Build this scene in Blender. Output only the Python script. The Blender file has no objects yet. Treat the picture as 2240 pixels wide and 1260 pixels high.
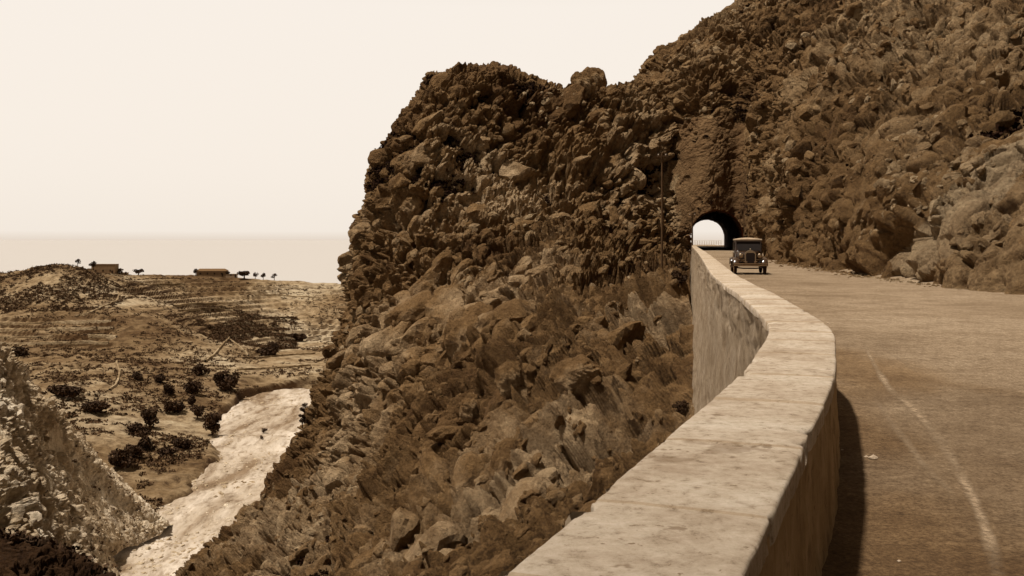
import bpy, math, random
import numpy as np
from mathutils import Vector, Matrix

# ------------------------------------------------------------------ camera, sky, sun, exposure
sc = bpy.context.scene
C = sc.collection
F, HX, HY, CZ = 2178.0, 1120.0, 523.0, 1.7      # focal length and horizon measured on the photo; eye 1.7 m above the road
cam_d = bpy.data.cameras.new("camera")
cam_d.sensor_width = 36.0
cam_d.lens = 36.0 * F / 2240.0
cam_d.shift_y = -(630.0 - HY) / 2240.0
cam_d.clip_start = 0.1
cam_d.clip_end = 200000.0
cam = bpy.data.objects.new("camera", cam_d)
cam.location = (0, 0, CZ)
cam.rotation_euler = (math.radians(90), 0, 0)
C.objects.link(cam)
sc.camera = cam

SUN_EL = math.radians(71.0)
SUN_AZ = math.radians(-112.0)     # measured from the view direction (+y) towards +x: from the left, behind the viewer
to_sun = Vector((math.sin(SUN_AZ) * math.cos(SUN_EL), math.cos(SUN_AZ) * math.cos(SUN_EL), math.sin(SUN_EL)))

w = bpy.data.worlds.new("World")
sc.world = w
w.use_nodes = True
wn, wl = w.node_tree.nodes, w.node_tree.links
wn.clear()
sky = wn.new("ShaderNodeTexSky")
sky.sky_type = 'NISHITA'
sky.sun_disc = False
sky.sun_elevation = SUN_EL
sky.sun_rotation = SUN_AZ
sky.dust_density = 3.0
sky.air_density = 1.0
bw = wn.new("ShaderNodeRGBToBW")                # the photograph is toned in one hue: keep only the sky's brightness
tc = wn.new("ShaderNodeTexCoord"); sx = wn.new("ShaderNodeSeparateXYZ")
hz = wn.new("ShaderNodeValToRGB")               # bright milky air low over the sea, dimmer overhead
els = hz.color_ramp.elements
RP = [(0.0, .45, (1, .86, .70)), (.497, .60, (1, .86, .70)), (.500, .80, (1, .87, .74)), (.5025, .90, (1, .905, .80)), (.53, .91, (1, .91, .81)), (.615, .92, (1, .92, .835)), (.70, .50, (1, .80, .58)), (.9, .34, (1, .75, .48))]
els[0].position = 0.0; els[1].position = 1.0
for p_, v_, c_ in RP[1:]: els.new(p_)
for e_ in els:
    p_, v_, c_ = min(RP, key=lambda q: abs(q[0] - e_.position))
    e_.color = (v_ * c_[0], v_ * c_[1], v_ * c_[2], 1)
mr = wn.new("ShaderNodeMapRange"); mr.inputs["From Min"].default_value = -1; mr.inputs["From Max"].default_value = 1
sk = wn.new("ShaderNodeVectorMath"); sk.operation = 'SCALE'; sk.inputs[0].default_value = (.10, .09, .08)
hs = wn.new("ShaderNodeVectorMath"); hs.operation = 'SCALE'; hs.inputs["Scale"].default_value = 8.2
ad = wn.new("ShaderNodeVectorMath"); ad.operation = 'ADD'
bg = wn.new("ShaderNodeBackground")
bg.inputs["Strength"].default_value = 0.12
wo = wn.new("ShaderNodeOutputWorld")
wl.new(sky.outputs[0], bw.inputs[0]); wl.new(bw.outputs[0], sk.inputs["Scale"])
wl.new(tc.outputs["Generated"], sx.inputs[0]); wl.new(sx.outputs[2], mr.inputs["Value"]); wl.new(mr.outputs[0], hz.inputs[0])
gl = wn.new("ShaderNodeMapRange"); gl.interpolation_type = 'SMOOTHSTEP'     # unseen sky behind and beside the view dimmed to cut fill on the cliffs
gl.inputs["From Min"].default_value = -.1; gl.inputs["From Max"].default_value = .8
gl.inputs["To Min"].default_value = .34; gl.inputs["To Max"].default_value = 1.0
gm_ = wn.new("ShaderNodeVectorMath"); gm_.operation = 'SCALE'
wl.new(sx.outputs[1], gl.inputs["Value"])
wl.new(hz.outputs[0], hs.inputs[0]); wl.new(hs.outputs[0], gm_.inputs[0]); wl.new(gl.outputs[0], gm_.inputs["Scale"]); wl.new(gm_.outputs[0], ad.inputs[0]); wl.new(sk.outputs[0], ad.inputs[1])
wl.new(ad.outputs[0], bg.inputs["Color"])
wl.new(bg.outputs[0], wo.inputs["Surface"])

sun_d = bpy.data.lights.new("sun", 'SUN')
sun_d.energy = 5.0
sun_d.angle = math.radians(3.0)
sun_d.color = (1.0, 0.935, 0.85)
sun = bpy.data.objects.new("sun", sun_d)
sun.rotation_euler = to_sun.to_track_quat('Z', 'Y').to_euler()
sun.location = to_sun * 300
C.objects.link(sun)
sc.view_settings.view_transform = 'Standard'
sc.view_settings.look = 'None'
sc.view_settings.exposure = 0.0
sc.view_settings.gamma = 1.0
sc.view_settings.use_curve_mapping = False
sc.cycles.max_bounces = 5
sc.cycles.diffuse_bounces = 3
sc.cycles.transparent_max_bounces = 8

# ------------------------------------------------------------------ number helpers
def at(px, py, d):
    """photo pixel + distance in metres -> world point"""
    return np.array([(px - HX) / F * d, d, CZ - (py - HY) / F * d])

def project(P):
    P = np.asarray(P)
    return HX + F * P[..., 0] / P[..., 1], HY - F * (P[..., 2] - CZ) / P[..., 1]

def _mix(h):
    h = ((h ^ (h >> 16)) * 0x7feb352d) & 0xFFFFFFFF
    h = ((h ^ (h >> 15)) * 0x846ca68b) & 0xFFFFFFFF
    return h ^ (h >> 16)

def hash3(i, j, k, seed):
    h = _mix((i.astype(np.int64) + 0x9E3779B9 * (seed + 1)) & 0xFFFFFFFF)
    h = _mix((h + j.astype(np.int64) * 0x85EBCA6B) & 0xFFFFFFFF)
    return _mix((h + k.astype(np.int64) * 0xC2B2AE35) & 0xFFFFFFFF)

def rnd(h, n):
    g = ((h + n * 0x9E3779B9) * 0x2C1B3C6D) & 0xFFFFFFFF
    return ((g ^ (g >> 13)) & 0xFFFFFF) / float(0x1000000)

def vnoise(P, scale, seed=0):
    Q = P / scale
    I = np.floor(Q).astype(np.int64)
    f = Q - I
    u = f * f * (3 - 2 * f)
    out = 0
    for a in (0, 1):
        for b in (0, 1):
            for c in (0, 1):
                v = rnd(hash3(I[..., 0] + a, I[..., 1] + b, I[..., 2] + c, seed), 1)
                wgt = (u[..., 0] if a else 1 - u[..., 0]) * (u[..., 1] if b else 1 - u[..., 1]) * (u[..., 2] if c else 1 - u[..., 2])
                out = out + v * wgt
    return out * 2 - 1

def fbm(P, scale, oct=4, seed=0, gain=0.5):
    t, a, s = 0, 1.0, scale
    for o in range(oct):
        t = t + a * vnoise(P + 13.7 * o, s, seed + o)
        a *= gain
        s *= 0.5
    return t

def cells(P, scale, seed=0):
    """faceted cellular relief: a random height and a random tilt per cell, plus distance to the joint"""
    Q = P / scale
    I = np.floor(Q).astype(np.int64)
    best = np.full(Q.shape[:-1], 9.0)
    sec = np.full(Q.shape[:-1], 9.0)
    hgt = np.zeros(Q.shape[:-1])
    tilt = np.zeros(Q.shape[:-1])
    for a in (-1, 0, 1):
        for b in (-1, 0, 1):
            for c in (-1, 0, 1):
                h = hash3(I[..., 0] + a, I[..., 1] + b, I[..., 2] + c, seed)
                dx = I[..., 0] + a + rnd(h, 1) - Q[..., 0]
                dy = I[..., 1] + b + rnd(h, 2) - Q[..., 1]
                dz = I[..., 2] + c + rnd(h, 3) - Q[..., 2]
                D = np.sqrt(dx * dx + dy * dy + dz * dz)
                tl = (rnd(h, 5) - .5) * dx + (rnd(h, 6) - .5) * dy + (rnd(h, 7) - .5) * dz
                hh = rnd(h, 4) - .5
                closer = D < best
                sec = np.where(closer, best, np.minimum(sec, D))
                hgt = np.where(closer, hh, hgt)
                tilt = np.where(closer, tl, tilt)
                best = np.where(closer, D, best)
    return hgt, tilt, sec - best, best

def sstep(a, b, x):
    t = np.clip((x - a) / (b - a), 0, 1)
    return t * t * (3 - 2 * t)

E1 = np.array([.74, .30, .60]); E1 /= np.linalg.norm(E1)      # direction in which the strata climb

def strata(P, k=0.45):
    s = P @ E1
    return P - np.outer(s.ravel(), E1).reshape(P.shape) * (1 - k)

def plates(Q, sc_, seed, up, tl, joint=.16):
    """rounded blocks that rise out of a network of joints; continuous across the joints"""
    h, t, e, b = cells(Q, sc_, seed)
    S = 1 - np.exp(-(e / joint) ** 1.5)
    return S * (up * (.25 + .8 * (h + .5)) + tl * t * S) + .9 * up * (.5 - b), S

def rock_disp(P, amp, seed=0, fine=True, k=0.5):
    wv = np.stack([fbm(P, 5.0, 3, seed + 31), fbm(P, 5.0, 3, seed + 37), fbm(P, 5.0, 3, seed + 41)], -1)
    wv2 = np.stack([fbm(P, 1.5, 3, seed + 51), fbm(P, 1.5, 3, seed + 57), fbm(P, 1.5, 3, seed + 61)], -1)
    Q = strata(P, k) + wv * .9 + wv2 * .28
    d = 1.2 * fbm(P, 17.0, 3, seed + 3) - 1.1
    for sc_, a_, t_ in ((6.5, 1.1, 2.0), (2.5, .55, .80), (1.15, .52, .70)):
        m = 0.25 + 1.25 * sstep(-.4, .5, fbm(P, sc_ * 3.5, 2, seed + int(sc_ * 10)))
        r, S = plates(Q, sc_, seed + int(sc_ * 7), a_, t_, .15)
        d = d + m * r
        gap = 1 - S
        gm = sstep(-.15, .45, fbm(P, sc_ * 2.2, 2, seed + 400 + int(sc_ * 10)))
        d = d - gap ** 1.5 * gm * {6.5: 2.4, 2.5: .9, 1.15: 1.0}[sc_]
    if fine:
        m = 0.3 + 1.2 * sstep(-.4, .5, fbm(P, 4.0, 2, seed + 8))
        r, S = plates(Q, .60, seed + 5, .30, .34, .2)
        d = d + m * r + .16 * fbm(P, .8, 4, seed + 9, .6)
    Pw = P + wv2 * .5
    for sc_, th_, dp_, rad in ((3.4, .20, 2.3, .34), (1.7, .17, 1.25, .34), (.95, .12, .6, .34)):     # solution holes and small caves
        h, t, e, b = cells(Pw, sc_, seed + 200 + int(sc_ * 10))
        d = d - dp_ * (h > th_) * sstep(rad, rad * .35, b)
    pit = fbm(P, 1.9, 3, seed + 77)
    d = d - 2.4 * sstep(.34, .72, pit)
    g1 = fbm(strata(P, .35) + wv * 2.0, 15.0, 3, seed + 83)           # long fissures and ledges that follow the strata
    d = d - 1.9 * np.exp(-(g1 / .045) ** 2) + .9 * sstep(-.05, .05, fbm(Q, 9.0, 2, seed + 87))
    st_ = fbm(strata(P, .16) + wv2 * .25, 1.1, 3, seed + 301)                     # thin beds running up to the right
    d = d + .34 * st_ - .35 * sstep(.28, .5, st_)
    return d * amp

def catmull(P, counts):
    """P (n, ..., 3) -> dense curve along axis 0; counts = samples per segment"""
    n = P.shape[0]
    out = []
    for i in range(n - 1):
        p1, p2 = P[i], P[i + 1]
        p0 = P[i - 1] if i > 0 else 2 * p1 - p2
        p3 = P[i + 2] if i + 2 < n else 2 * p2 - p1
        m = counts[i] if hasattr(counts, '__len__') else counts
        t = np.linspace(0, 1, m, endpoint=False).reshape((m,) + (1,) * (P.ndim - 1))
        out.append(0.5 * ((2 * p1) + (-p0 + p2) * t + (2 * p0 - 5 * p1 + 4 * p2 - p3) * t ** 2 + (-p0 + 3 * p1 - 3 * p2 + p3) * t ** 3))
    out.append(P[-1:])
    return np.concatenate(out, 0)

STEP = .00135
def patch(rows, rc, cc):
    G = np.array(rows, float)
    def counts(A, given, cap):
        out = []
        for i in range(len(A) - 1):
            L = np.linalg.norm(A[i + 1] - A[i], axis=-1); dist = np.maximum(20, (A[i + 1][..., 1] + A[i][..., 1]) / 2)
            n_ = np.percentile(L / (dist * STEP), 65)
            out.append(int(np.clip(n_, 14, cap)) if given[i] > 26 else given[i])
        return out
    r_ = counts(G, rc, 110); c_ = counts(np.swapaxes(G, 0, 1), cc, 300)
    G = catmull(G, r_)
    G = catmull(np.swapaxes(G, 0, 1), c_)
    print('patch', G.shape)
    return np.swapaxes(G, 0, 1)

def grid_normals(G):
    du = np.gradient(G, axis=1)
    dv = np.gradient(G, axis=0)
    n = np.cross(du, dv)
    n /= (np.linalg.norm(n, axis=-1, keepdims=True) + 1e-9)
    return n

# ------------------------------------------------------------------ object helpers
def tag(o, label=None, cat=None, group=None, kind=None):
    if label: o['label'] = label
    if cat: o['category'] = cat
    if group: o['group'] = group
    if kind: o['kind'] = kind
    return o

def empty(name, loc=(0, 0, 0), rz=0.0):
    o = bpy.data.objects.new(name, None)
    o.location = loc
    o.rotation_euler = (0, 0, rz)
    o.empty_display_size = .3
    C.objects.link(o)
    return o

def mesh_np(name, V, Fq, m, parent=None, smooth=False):
    V = np.ascontiguousarray(V, dtype=np.float32).reshape(-1, 3)
    Fq = np.asarray(Fq, dtype=np.int32)
    k = Fq.shape[1]
    me = bpy.data.meshes.new(name)
    me.vertices.add(len(V)); me.vertices.foreach_set("co", V.ravel())
    me.loops.add(Fq.size); me.loops.foreach_set("vertex_index", Fq.ravel())
    me.polygons.add(len(Fq))
    me.polygons.foreach_set("loop_start", np.arange(0, Fq.size, k, dtype=np.int32))
    me.polygons.foreach_set("use_smooth", np.full(len(Fq), smooth, dtype=bool))
    me.update(calc_edges=True)
    me.materials.append(m)
    o = bpy.data.objects.new(name, me)
    C.objects.link(o)
    if parent: o.parent = parent
    return o

def grid_faces(r, c, keep=None):
    i = np.arange(r * c).reshape(r, c)
    f = np.stack([i[:-1, :-1], i[:-1, 1:], i[1:, 1:], i[1:, :-1]], -1)
    if keep is not None:
        f = f[keep[:-1, :-1] & keep[:-1, 1:] & keep[1:, 1:] & keep[1:, :-1]]
    return f.reshape(-1, 4)

class MB:
    """collects simple shapes, links them as one mesh"""
    def __init__(s): s.v, s.f = [], []
    def add(s, vs, fs):
        b = len(s.v); s.v += [tuple(map(float, v)) for v in vs]; s.f += [tuple(b + i for i in f) for f in fs]
    def box(s, x0, x1, y0, y1, z0, z1, taper=0.0):
        t = taper
        s.add([(x0, y0, z0), (x1, y0, z0), (x1, y1, z0), (x0, y1, z0), (x0 + t, y0 + t, z1), (x1 - t, y0 + t, z1), (x1 - t, y1 - t, z1), (x0 + t, y1 - t, z1)],
              [(0, 3, 2, 1), (4, 5, 6, 7), (0, 1, 5, 4), (1, 2, 6, 5), (2, 3, 7, 6), (3, 0, 4, 7)])
    def tube(s, pts, rad, n=8, cap=True):
        pts = [Vector(p) for p in pts]
        rr = rad if hasattr(rad, '__len__') else [rad] * len(pts)
        rings = []
        for i, p in enumerate(pts):
            d = (pts[min(i + 1, len(pts) - 1)] - pts[max(i - 1, 0)]).normalized()
            up = Vector((0, 0, 1)) if abs(d.z) < .9 else Vector((1, 0, 0))
            a = d.cross(up).normalized(); b = d.cross(a)
            rings.append([p + (a * math.cos(2 * math.pi * k / n) + b * math.sin(2 * math.pi * k / n)) * rr[i] for k in range(n)])
        vs = [v for r in rings for v in r]
        fs = [(i * n + k, i * n + (k + 1) % n, (i + 1) * n + (k + 1) % n, (i + 1) * n + k) for i in range(len(pts) - 1) for k in range(n)]
        if cap: fs += [tuple(range(n - 1, -1, -1)), tuple((len(pts) - 1) * n + k for k in range(n))]
        s.add(vs, fs)
    def loft(s, secs, closed=True, cap=True):
        n = len(secs[0]); vs = [v for q in secs for v in q]
        fs = [(i * n + k, i * n + (k + 1) % n, (i + 1) * n + (k + 1) % n, (i + 1) * n + k) for i in range(len(secs) - 1) for k in range(n if closed else n - 1)]
        if cap: fs += [tuple(range(n - 1, -1, -1)), tuple((len(secs) - 1) * n + k for k in range(n))]
        s.add(vs, fs)
    def lathe(s, c, axis, prof, n=20):
        ax = Vector(axis).normalized(); up = Vector((0, 0, 1)) if abs(ax.z) < .9 else Vector((1, 0, 0))
        a = ax.cross(up).normalized(); b = ax.cross(a); c = Vector(c)
        s.loft([[c + ax * h + (a * math.cos(2 * math.pi * k / n) + b * math.sin(2 * math.pi * k / n)) * max(r, 1e-4) for k in range(n)] for h, r in prof], True, True)
    def build(s, name, m, parent=None, smooth=False, bevel=0.0):
        me = bpy.data.meshes.new(name); me.from_pydata(s.v, [], s.f); me.update()
        me.materials.append(m)
        if smooth:
            for p in me.polygons: p.use_smooth = True
        o = bpy.data.objects.new(name, me); C.objects.link(o)
        if parent: o.parent = parent
        if bevel:
            b = o.modifiers.new("bevel", 'BEVEL'); b.width = bevel; b.segments = 2; b.limit_method = 'ANGLE'
        return o

def copy_tree(o, parent=None):
    c = o.copy(); C.objects.link(c)
    if parent is not None: c.parent = parent
    for ch in list(o.children): copy_tree(ch, c)
    return c

# ------------------------------------------------------------------ materials
def srgb(r, g, b):
    f = lambda v: (v / 255 / 12.92) if v / 255 <= .04045 else ((v / 255 + .055) / 1.055) ** 2.4
    return (f(r), f(g), f(b), 1.0)

def mat_base(name, rough=0.9, spec=0.25):
    m = bpy.data.materials.new(name); m.use_nodes = True
    nt = m.node_tree; b = nt.nodes["Principled BSDF"]
    b.inputs["Roughness"].default_value = rough
    b.inputs["Specular IOR Level"].default_value = spec
    return m, nt, b

def n_noise(nt, scale, detail=6, rough=.6, vec=None, dist=0.0):
    n = nt.nodes.new("ShaderNodeTexNoise"); n.inputs["Scale"].default_value = scale
    n.inputs["Detail"].default_value = detail; n.inputs["Roughness"].default_value = rough; n.inputs["Distortion"].default_value = dist
    if vec is not None: nt.links.new(vec, n.inputs["Vector"])
    return n

def n_ramp(nt, src, stops):
    r = nt.nodes.new("ShaderNodeValToRGB")
    e = r.color_ramp.elements
    while len(e) < len(stops): e.new(0.5)
    for i, (p, c) in enumerate(stops):
        e[i].position = p; e[i].color = c if len(c) == 4 else (*c, 1)
    nt.links.new(src, r.inputs[0]); return r

def n_mix(nt, fac, a, b, mode='MIX'):
    m = nt.nodes.new("ShaderNodeMix"); m.data_type = 'RGBA'; m.blend_type = mode
    if isinstance(fac, (int, float)): m.inputs[0].default_value = fac
    else: nt.links.new(fac, m.inputs[0])
    for idx, v in ((6, a), (7, b)):
        if isinstance(v, tuple): m.inputs[idx].default_value = v if len(v) == 4 else (*v, 1)
        else: nt.links.new(v, m.inputs[idx])
    return m.outputs[2]

def n_map(nt, scale=(1, 1, 1), rot=(0, 0, 0), coord="Object"):
    tc = nt.nodes.new("ShaderNodeTexCoord"); mp = nt.nodes.new("ShaderNodeMapping")
    mp.inputs["Scale"].default_value = scale; mp.inputs["Rotation"].default_value = rot
    nt.links.new(tc.outputs[coord], mp.inputs[0]); return mp.outputs[0]

def n_bump(nt, b, hsrc, dist=.1, strength=1.0, prev=None):
    bp = nt.nodes.new("ShaderNodeBump"); bp.inputs["Distance"].default_value = dist; bp.inputs["Strength"].default_value = strength
    nt.links.new(hsrc, bp.inputs["Height"])
    if prev is not None: nt.links.new(prev, bp.inputs["Normal"])
    nt.links.new(bp.outputs[0], b.inputs["Normal"]); return bp.outputs[0]

def rock_mat(name, dark, mid, light, stain=(.028, .009, .0015), stain_amt=.7, big=.035, bump=.35, small=1.3):
    m, nt, b = mat_base(name, .93, .12)
    v = n_map(nt)
    n1 = n_noise(nt, big, 9, .68, v, 0)
    n2 = n_noise(nt, small * .55, 12, .80, v, 0)
    r1 = n_ramp(nt, n1.outputs[0], [(.38, dark), (.50, mid), (.62, light)])
    r2 = n_ramp(nt, n2.outputs[0], [(.34, (.50, .44, .38)), (.46, (.90, .88, .86)), (.56, (1.08, 1.08, 1.08)), (.68, (1.5, 1.56, 1.62))])
    col = n_mix(nt, 1.0, r1.outputs[0], r2.outputs[0], 'MULTIPLY')
    n3 = n_noise(nt, small * .8, 8, .8, v, 0)                     # lichen and dark pits
    r3 = n_ramp(nt, n3.outputs[0], [(.57, (0, 0, 0)), (.64, (stain_amt * .6,) * 3)])
    col = n_mix(nt, r3.outputs[0], col, stain)
    nt.links.new(col, b.inputs["Base Color"])
    nb = n_noise(nt, small * 1.2, 12, .78, v, 0)
    vo = nt.nodes.new("ShaderNodeTexVoronoi"); vo.inputs["Scale"].default_value = small * 1.1
    vo.feature = 'F1'; vo.inputs["Detail"].default_value = 2.0; vo.inputs["Roughness"].default_value = .7
    nt.links.new(v, vo.inputs["Vector"])
    p = n_bump(nt, b, vo.outputs["Distance"], bump, 1.0)
    n_bump(nt, b, nb.outputs[0], bump * 2.0, 1.0, p)
    return m

M = {}
M['cliff'] = rock_mat('cliff_rock', (.125, .064, .024), (.255, .148, .062), (.50, .35, .20))
M['mountain'] = rock_mat('mountain_rock', (.125, .065, .024), (.235, .136, .057), (.42, .285, .152))
M['bank'] = rock_mat('bank_rock', (.48, .35, .21), (.64, .50, .33), (.76, .64, .48), stain=(.14, .075, .03), stain_amt=.6, small=.45, bump=.5)
M['shade_slope'] = rock_mat('shade_slope', (.032, .014, .004), (.050, .023, .008), (.08, .040, .015), stain=(.02, .006, .001), small=.8)  # cast shade over the lower left put into the rock colour

def valley_mat():
    m, nt, b = mat_base('valley_ground', .95, .1)
    v = n_map(nt)
    n1 = n_noise(nt, .012, 8, .65, v, .6)
    r1 = n_ramp(nt, n1.outputs[0], [(.36, (.10, .056, .024)), (.45, (.19, .122, .060)), (.53, (.29, .205, .115)), (.64, (.42, .33, .215))])
    n2 = n_noise(nt, .22, 8, .72, v, .3)
    r2 = n_ramp(nt, n2.outputs[0], [(.36, (.34, .29, .25)), (.50, (.95, .93, .9)), (.66, (1.4, 1.45, 1.5))])
    col = n_mix(nt, 1.0, r1.outputs[0], r2.outputs[0], 'MULTIPLY')
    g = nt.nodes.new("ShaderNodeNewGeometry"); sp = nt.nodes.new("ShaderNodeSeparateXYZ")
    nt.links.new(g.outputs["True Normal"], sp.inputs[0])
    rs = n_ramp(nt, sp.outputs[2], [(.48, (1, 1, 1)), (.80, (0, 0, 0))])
    col = n_mix(nt, rs.outputs[0], col, (.055, .026, .009))          # terrace risers and steep faces: dry stone, with shade mixed into the colour
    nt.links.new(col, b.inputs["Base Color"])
    nb = n_noise(nt, .6, 8, .7, v)
    n_bump(nt, b, nb.outputs[0], 1.2, 1.0)
    return m
M['valley'] = valley_mat()

def gravel_mat():
    m, nt, b = mat_base('river_gravel', .95, .1)
    v = n_map(nt, (1, .35, 1), (0, 0, .5))
    n1 = n_noise(nt, .06, 8, .62, v, .5)
    r1 = n_ramp(nt, n1.outputs[0], [(.38, (.22, .15, .09)), (.47, (.42, .335, .245)), (.60, (.58, .49, .39))])
    n2 = n_noise(nt, .5, 6, .7, v)
    r2 = n_ramp(nt, n2.outputs[0], [(.34, (.55, .5, .45)), (.50, (1, 1, 1)), (.7, (1.12, 1.14, 1.16))])
    nt.links.new(n_mix(nt, 1.0, r1.outputs[0], r2.outputs[0], 'MULTIPLY'), b.inputs["Base Color"])
    n_bump(nt, b, n2.outputs[0], .8, .9)
    return m
M['gravel'] = gravel_mat()

def road_mat():
    m, nt, b = mat_base('road_surface', .9, .2)
    v = n_map(nt)
    n1 = n_noise(nt, .16, 6, .6, v, .4)
    r1 = n_ramp(nt, n1.outputs[0], [(.30, (.18, .122, .070)), (.50, (.255, .182, .112)), (.68, (.31, .23, .148))])
    n2 = n_noise(nt, 9, 8, .8, v)
    r2 = n_ramp(nt, n2.outputs[0], [(.30, (.50, .46, .42)), (.50, (.98, .97, .96)), (.70, (1.45, 1.5, 1.55))])
    col = n_mix(nt, 1.0, r1.outputs[0], r2.outputs[0], 'MULTIPLY')
    n3 = n_noise(nt, 1.1, 8, .75, v, 0)
    r3 = n_ramp(nt, n3.outputs[0], [(.38, (.78, .75, .72)), (.52, (1, 1, 1)), (.66, (1.12, 1.13, 1.15))])
    col = n_mix(nt, 1.0, col, r3.outputs[0], 'MULTIPLY')
    n5 = n_noise(nt, 38, 5, .8, v, 0)
    r5 = n_ramp(nt, n5.outputs[0], [(.36, (.55, .50, .45)), (.5, (1, 1, 1)), (.64, (1.45, 1.5, 1.55))])
    col = n_mix(nt, 1.0, col, r5.outputs[0], 'MULTIPLY')
    sp = nt.nodes.new("ShaderNodeSeparateXYZ"); nt.links.new(v, sp.inputs[0])      # darker on the near stretch, its edge broken by noise
    n6 = n_noise(nt, .8, 6, .7, v, 0)
    ma = nt.nodes.new("ShaderNodeMath"); ma.operation = 'MULTIPLY_ADD'; ma.inputs[1].default_value = 9.0
    nt.links.new(n6.outputs[0], ma.inputs[0]); nt.links.new(sp.outputs[1], ma.inputs[2])
    mg = nt.nodes.new("ShaderNodeMapRange"); mg.inputs["From Min"].default_value = 8.0; mg.inputs["From Max"].default_value = 17.0
    nt.links.new(ma.outputs[0], mg.inputs["Value"])
    r6 = n_ramp(nt, mg.outputs[0], [(0, (.55, .48, .39)), (1, (1, 1, 1))])
    col = n_mix(nt, 1.0, col, r6.outputs[0], 'MULTIPLY')
    at_ = nt.nodes.new("ShaderNodeAttribute"); at_.attribute_name = 'wall_shade'                 # the wall's soft shade painted along its foot
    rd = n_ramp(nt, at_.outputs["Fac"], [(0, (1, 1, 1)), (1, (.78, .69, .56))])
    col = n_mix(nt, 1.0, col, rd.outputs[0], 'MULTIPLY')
    nt.links.new(col, b.inputs["Base Color"])
    n_bump(nt, b, n2.outputs[0], .035, 1.0)
    return m
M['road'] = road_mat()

def plaster_mat(name, c0, c1, c2, streak=False, bump=.012):
    m, nt, b = mat_base(name, .92, .12)
    v = n_map(nt, (1, 1, .28) if streak else (1, 1, 1))
    v0 = n_map(nt)
    n1 = n_noise(nt, 1.3, 8, .7, v0, 0)
    r1 = n_ramp(nt, n1.outputs[0], [(.36, c0), (.50, c1), (.64, c2)])
    n2 = n_noise(nt, 9 if streak else 16, 10, .78, v, 0)
    r2 = n_ramp(nt, n2.outputs[0], [(.34, (.50, .45, .40)), (.45, (.93, .92, .9)), (.66, (1.18, 1.2, 1.24))])
    col = n_mix(nt, 1.0, r1.outputs[0], r2.outputs[0], 'MULTIPLY')
    for sc_, th, amt in ((3.2, .64, .45), (7.0, .66, .6), (22.0, .66, .75)):       # weather spots and pits
        n3 = n_noise(nt, sc_, 3, .6, v0, 0)
        r3 = n_ramp(nt, n3.outputs[0], [(th, (0, 0, 0)), (th + .05, (amt,) * 3)])
        col = n_mix(nt, r3.outputs[0], col, (.16, .095, .045))
    nt.links.new(col, b.inputs["Base Color"])
    n4 = n_noise(nt, 40, 8, .8, v)
    p = n_bump(nt, b, n2.outputs[0], bump * 1.6, .8)
    n_bump(nt, b, n4.outputs[0], bump, 1.0, p)
    return m
M['coping'] = plaster_mat('coping_render', (.37, .28, .195), (.48, .385, .285), (.56, .47, .365))
M['joint'] = plaster_mat('joint_mortar', (.33, .24, .15), (.40, .30, .20), (.46, .355, .245))
M['parapet'] = plaster_mat('parapet_render', (.38, .25, .125), (.50, .34, .18), (.62, .44, .26), True, .03)
M['retaining'] = plaster_mat('retaining_render', (.29, .205, .125), (.39, .29, .19), (.47, .36, .25), True, .06)

def plain(name, c, rough=.6, spec=.4, metal=0.0, var=.25, scale=4.0, coat=0.0):
    m, nt, b = mat_base(name, rough, spec)
    b.inputs["Metallic"].default_value = metal
    b.inputs["Coat Weight"].default_value = coat
    n = n_noise(nt, scale, 5, .6, n_map(nt))
    lo = tuple(x * (1 - var) for x in c); hi = tuple(min(1, x * (1 + var)) for x in c)
    r = n_ramp(nt, n.outputs[0], [(.3, lo), (.7, hi)])
    nt.links.new(r.outputs[0], b.inputs["Base Color"])
    return m
M['paint'] = plain('car_paint', (.045, .021, .008), .28, .5, coat=.5)
M['paint_light'] = plain('car_paint_light', (.05, .023, .009), .25, .5, coat=.6)
M['roofcloth'] = plain('roof_cloth', (.36, .26, .165), .7, .3)
M['tyre'] = plain('tyre_rubber', (.022, .008, .003), .85, .2)
M['rim'] = plain('wheel_rim', (.22, .13, .06), .4, .5)
M['chrome'] = plain('nickel', (.34, .25, .16), .35, .5, metal=.9, var=.1)
M['grille'] = plain('radiator_core', (.012, .004, .001), .6, .3)
M['glass'] = plain('car_glass', (.014, .006, .002), .35, .12, var=.1)
M['wood'] = plain('weathered_pole', (.085, .045, .018), .85, .2)
M['insulator'] = plain('insulator_ceramic', (.5, .4, .3), .3, .5)
M['rail'] = plain('pale_railing', (.62, .52, .40), .7, .3)
M['tunnel'] = plain('tunnel_lining', (.14, .045, .012), .95, .1, var=.5, scale=.8)
M['leaf'] = plain('olive_foliage', (.045, .021, .007), .8, .2, var=.5, scale=.5)
M['leaf_shade'] = plain('shade_scrub_foliage', (.017, .006, .0015), .9, .1, var=.4, scale=.5)  # near-black leaves that give crevices their shade
M['leaf_grey'] = plain('scrub_foliage', (.075, .038, .014), .85, .2, var=.5, scale=.4)
M['bark'] = plain('bark', (.06, .03, .012), .9, .1)
M['housewall'] = plain('house_wall', (.24, .155, .085), .9, .1, var=.2, scale=.6)
M['housewall_pale'] = plain('pale_house_wall', (.46, .34, .22), .9, .1, var=.2, scale=.5)
M['houseroof'] = plain('house_roof', (.15, .085, .038), .9, .1)
M['dark_opening'] = plain('window_dark', (.025, .01, .003), .5, .3)
M['stone'] = plain('loose_stone', (.42, .32, .22), .9, .2, var=.3, scale=20)
M['track'] = plain('tyre_dust', (.235, .165, .10), .95, .1, var=.3, scale=12)
M['wallstone'] = rock_mat('wall_stone', (.22, .145, .07), (.33, .235, .13), (.44, .33, .20), stain_amt=.8, small=.6)
M['drystone'] = rock_mat('dry_stone', (.15, .085, .036), (.24, .15, .072), (.34, .235, .13), stain_amt=.8, small=1.0)

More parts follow.
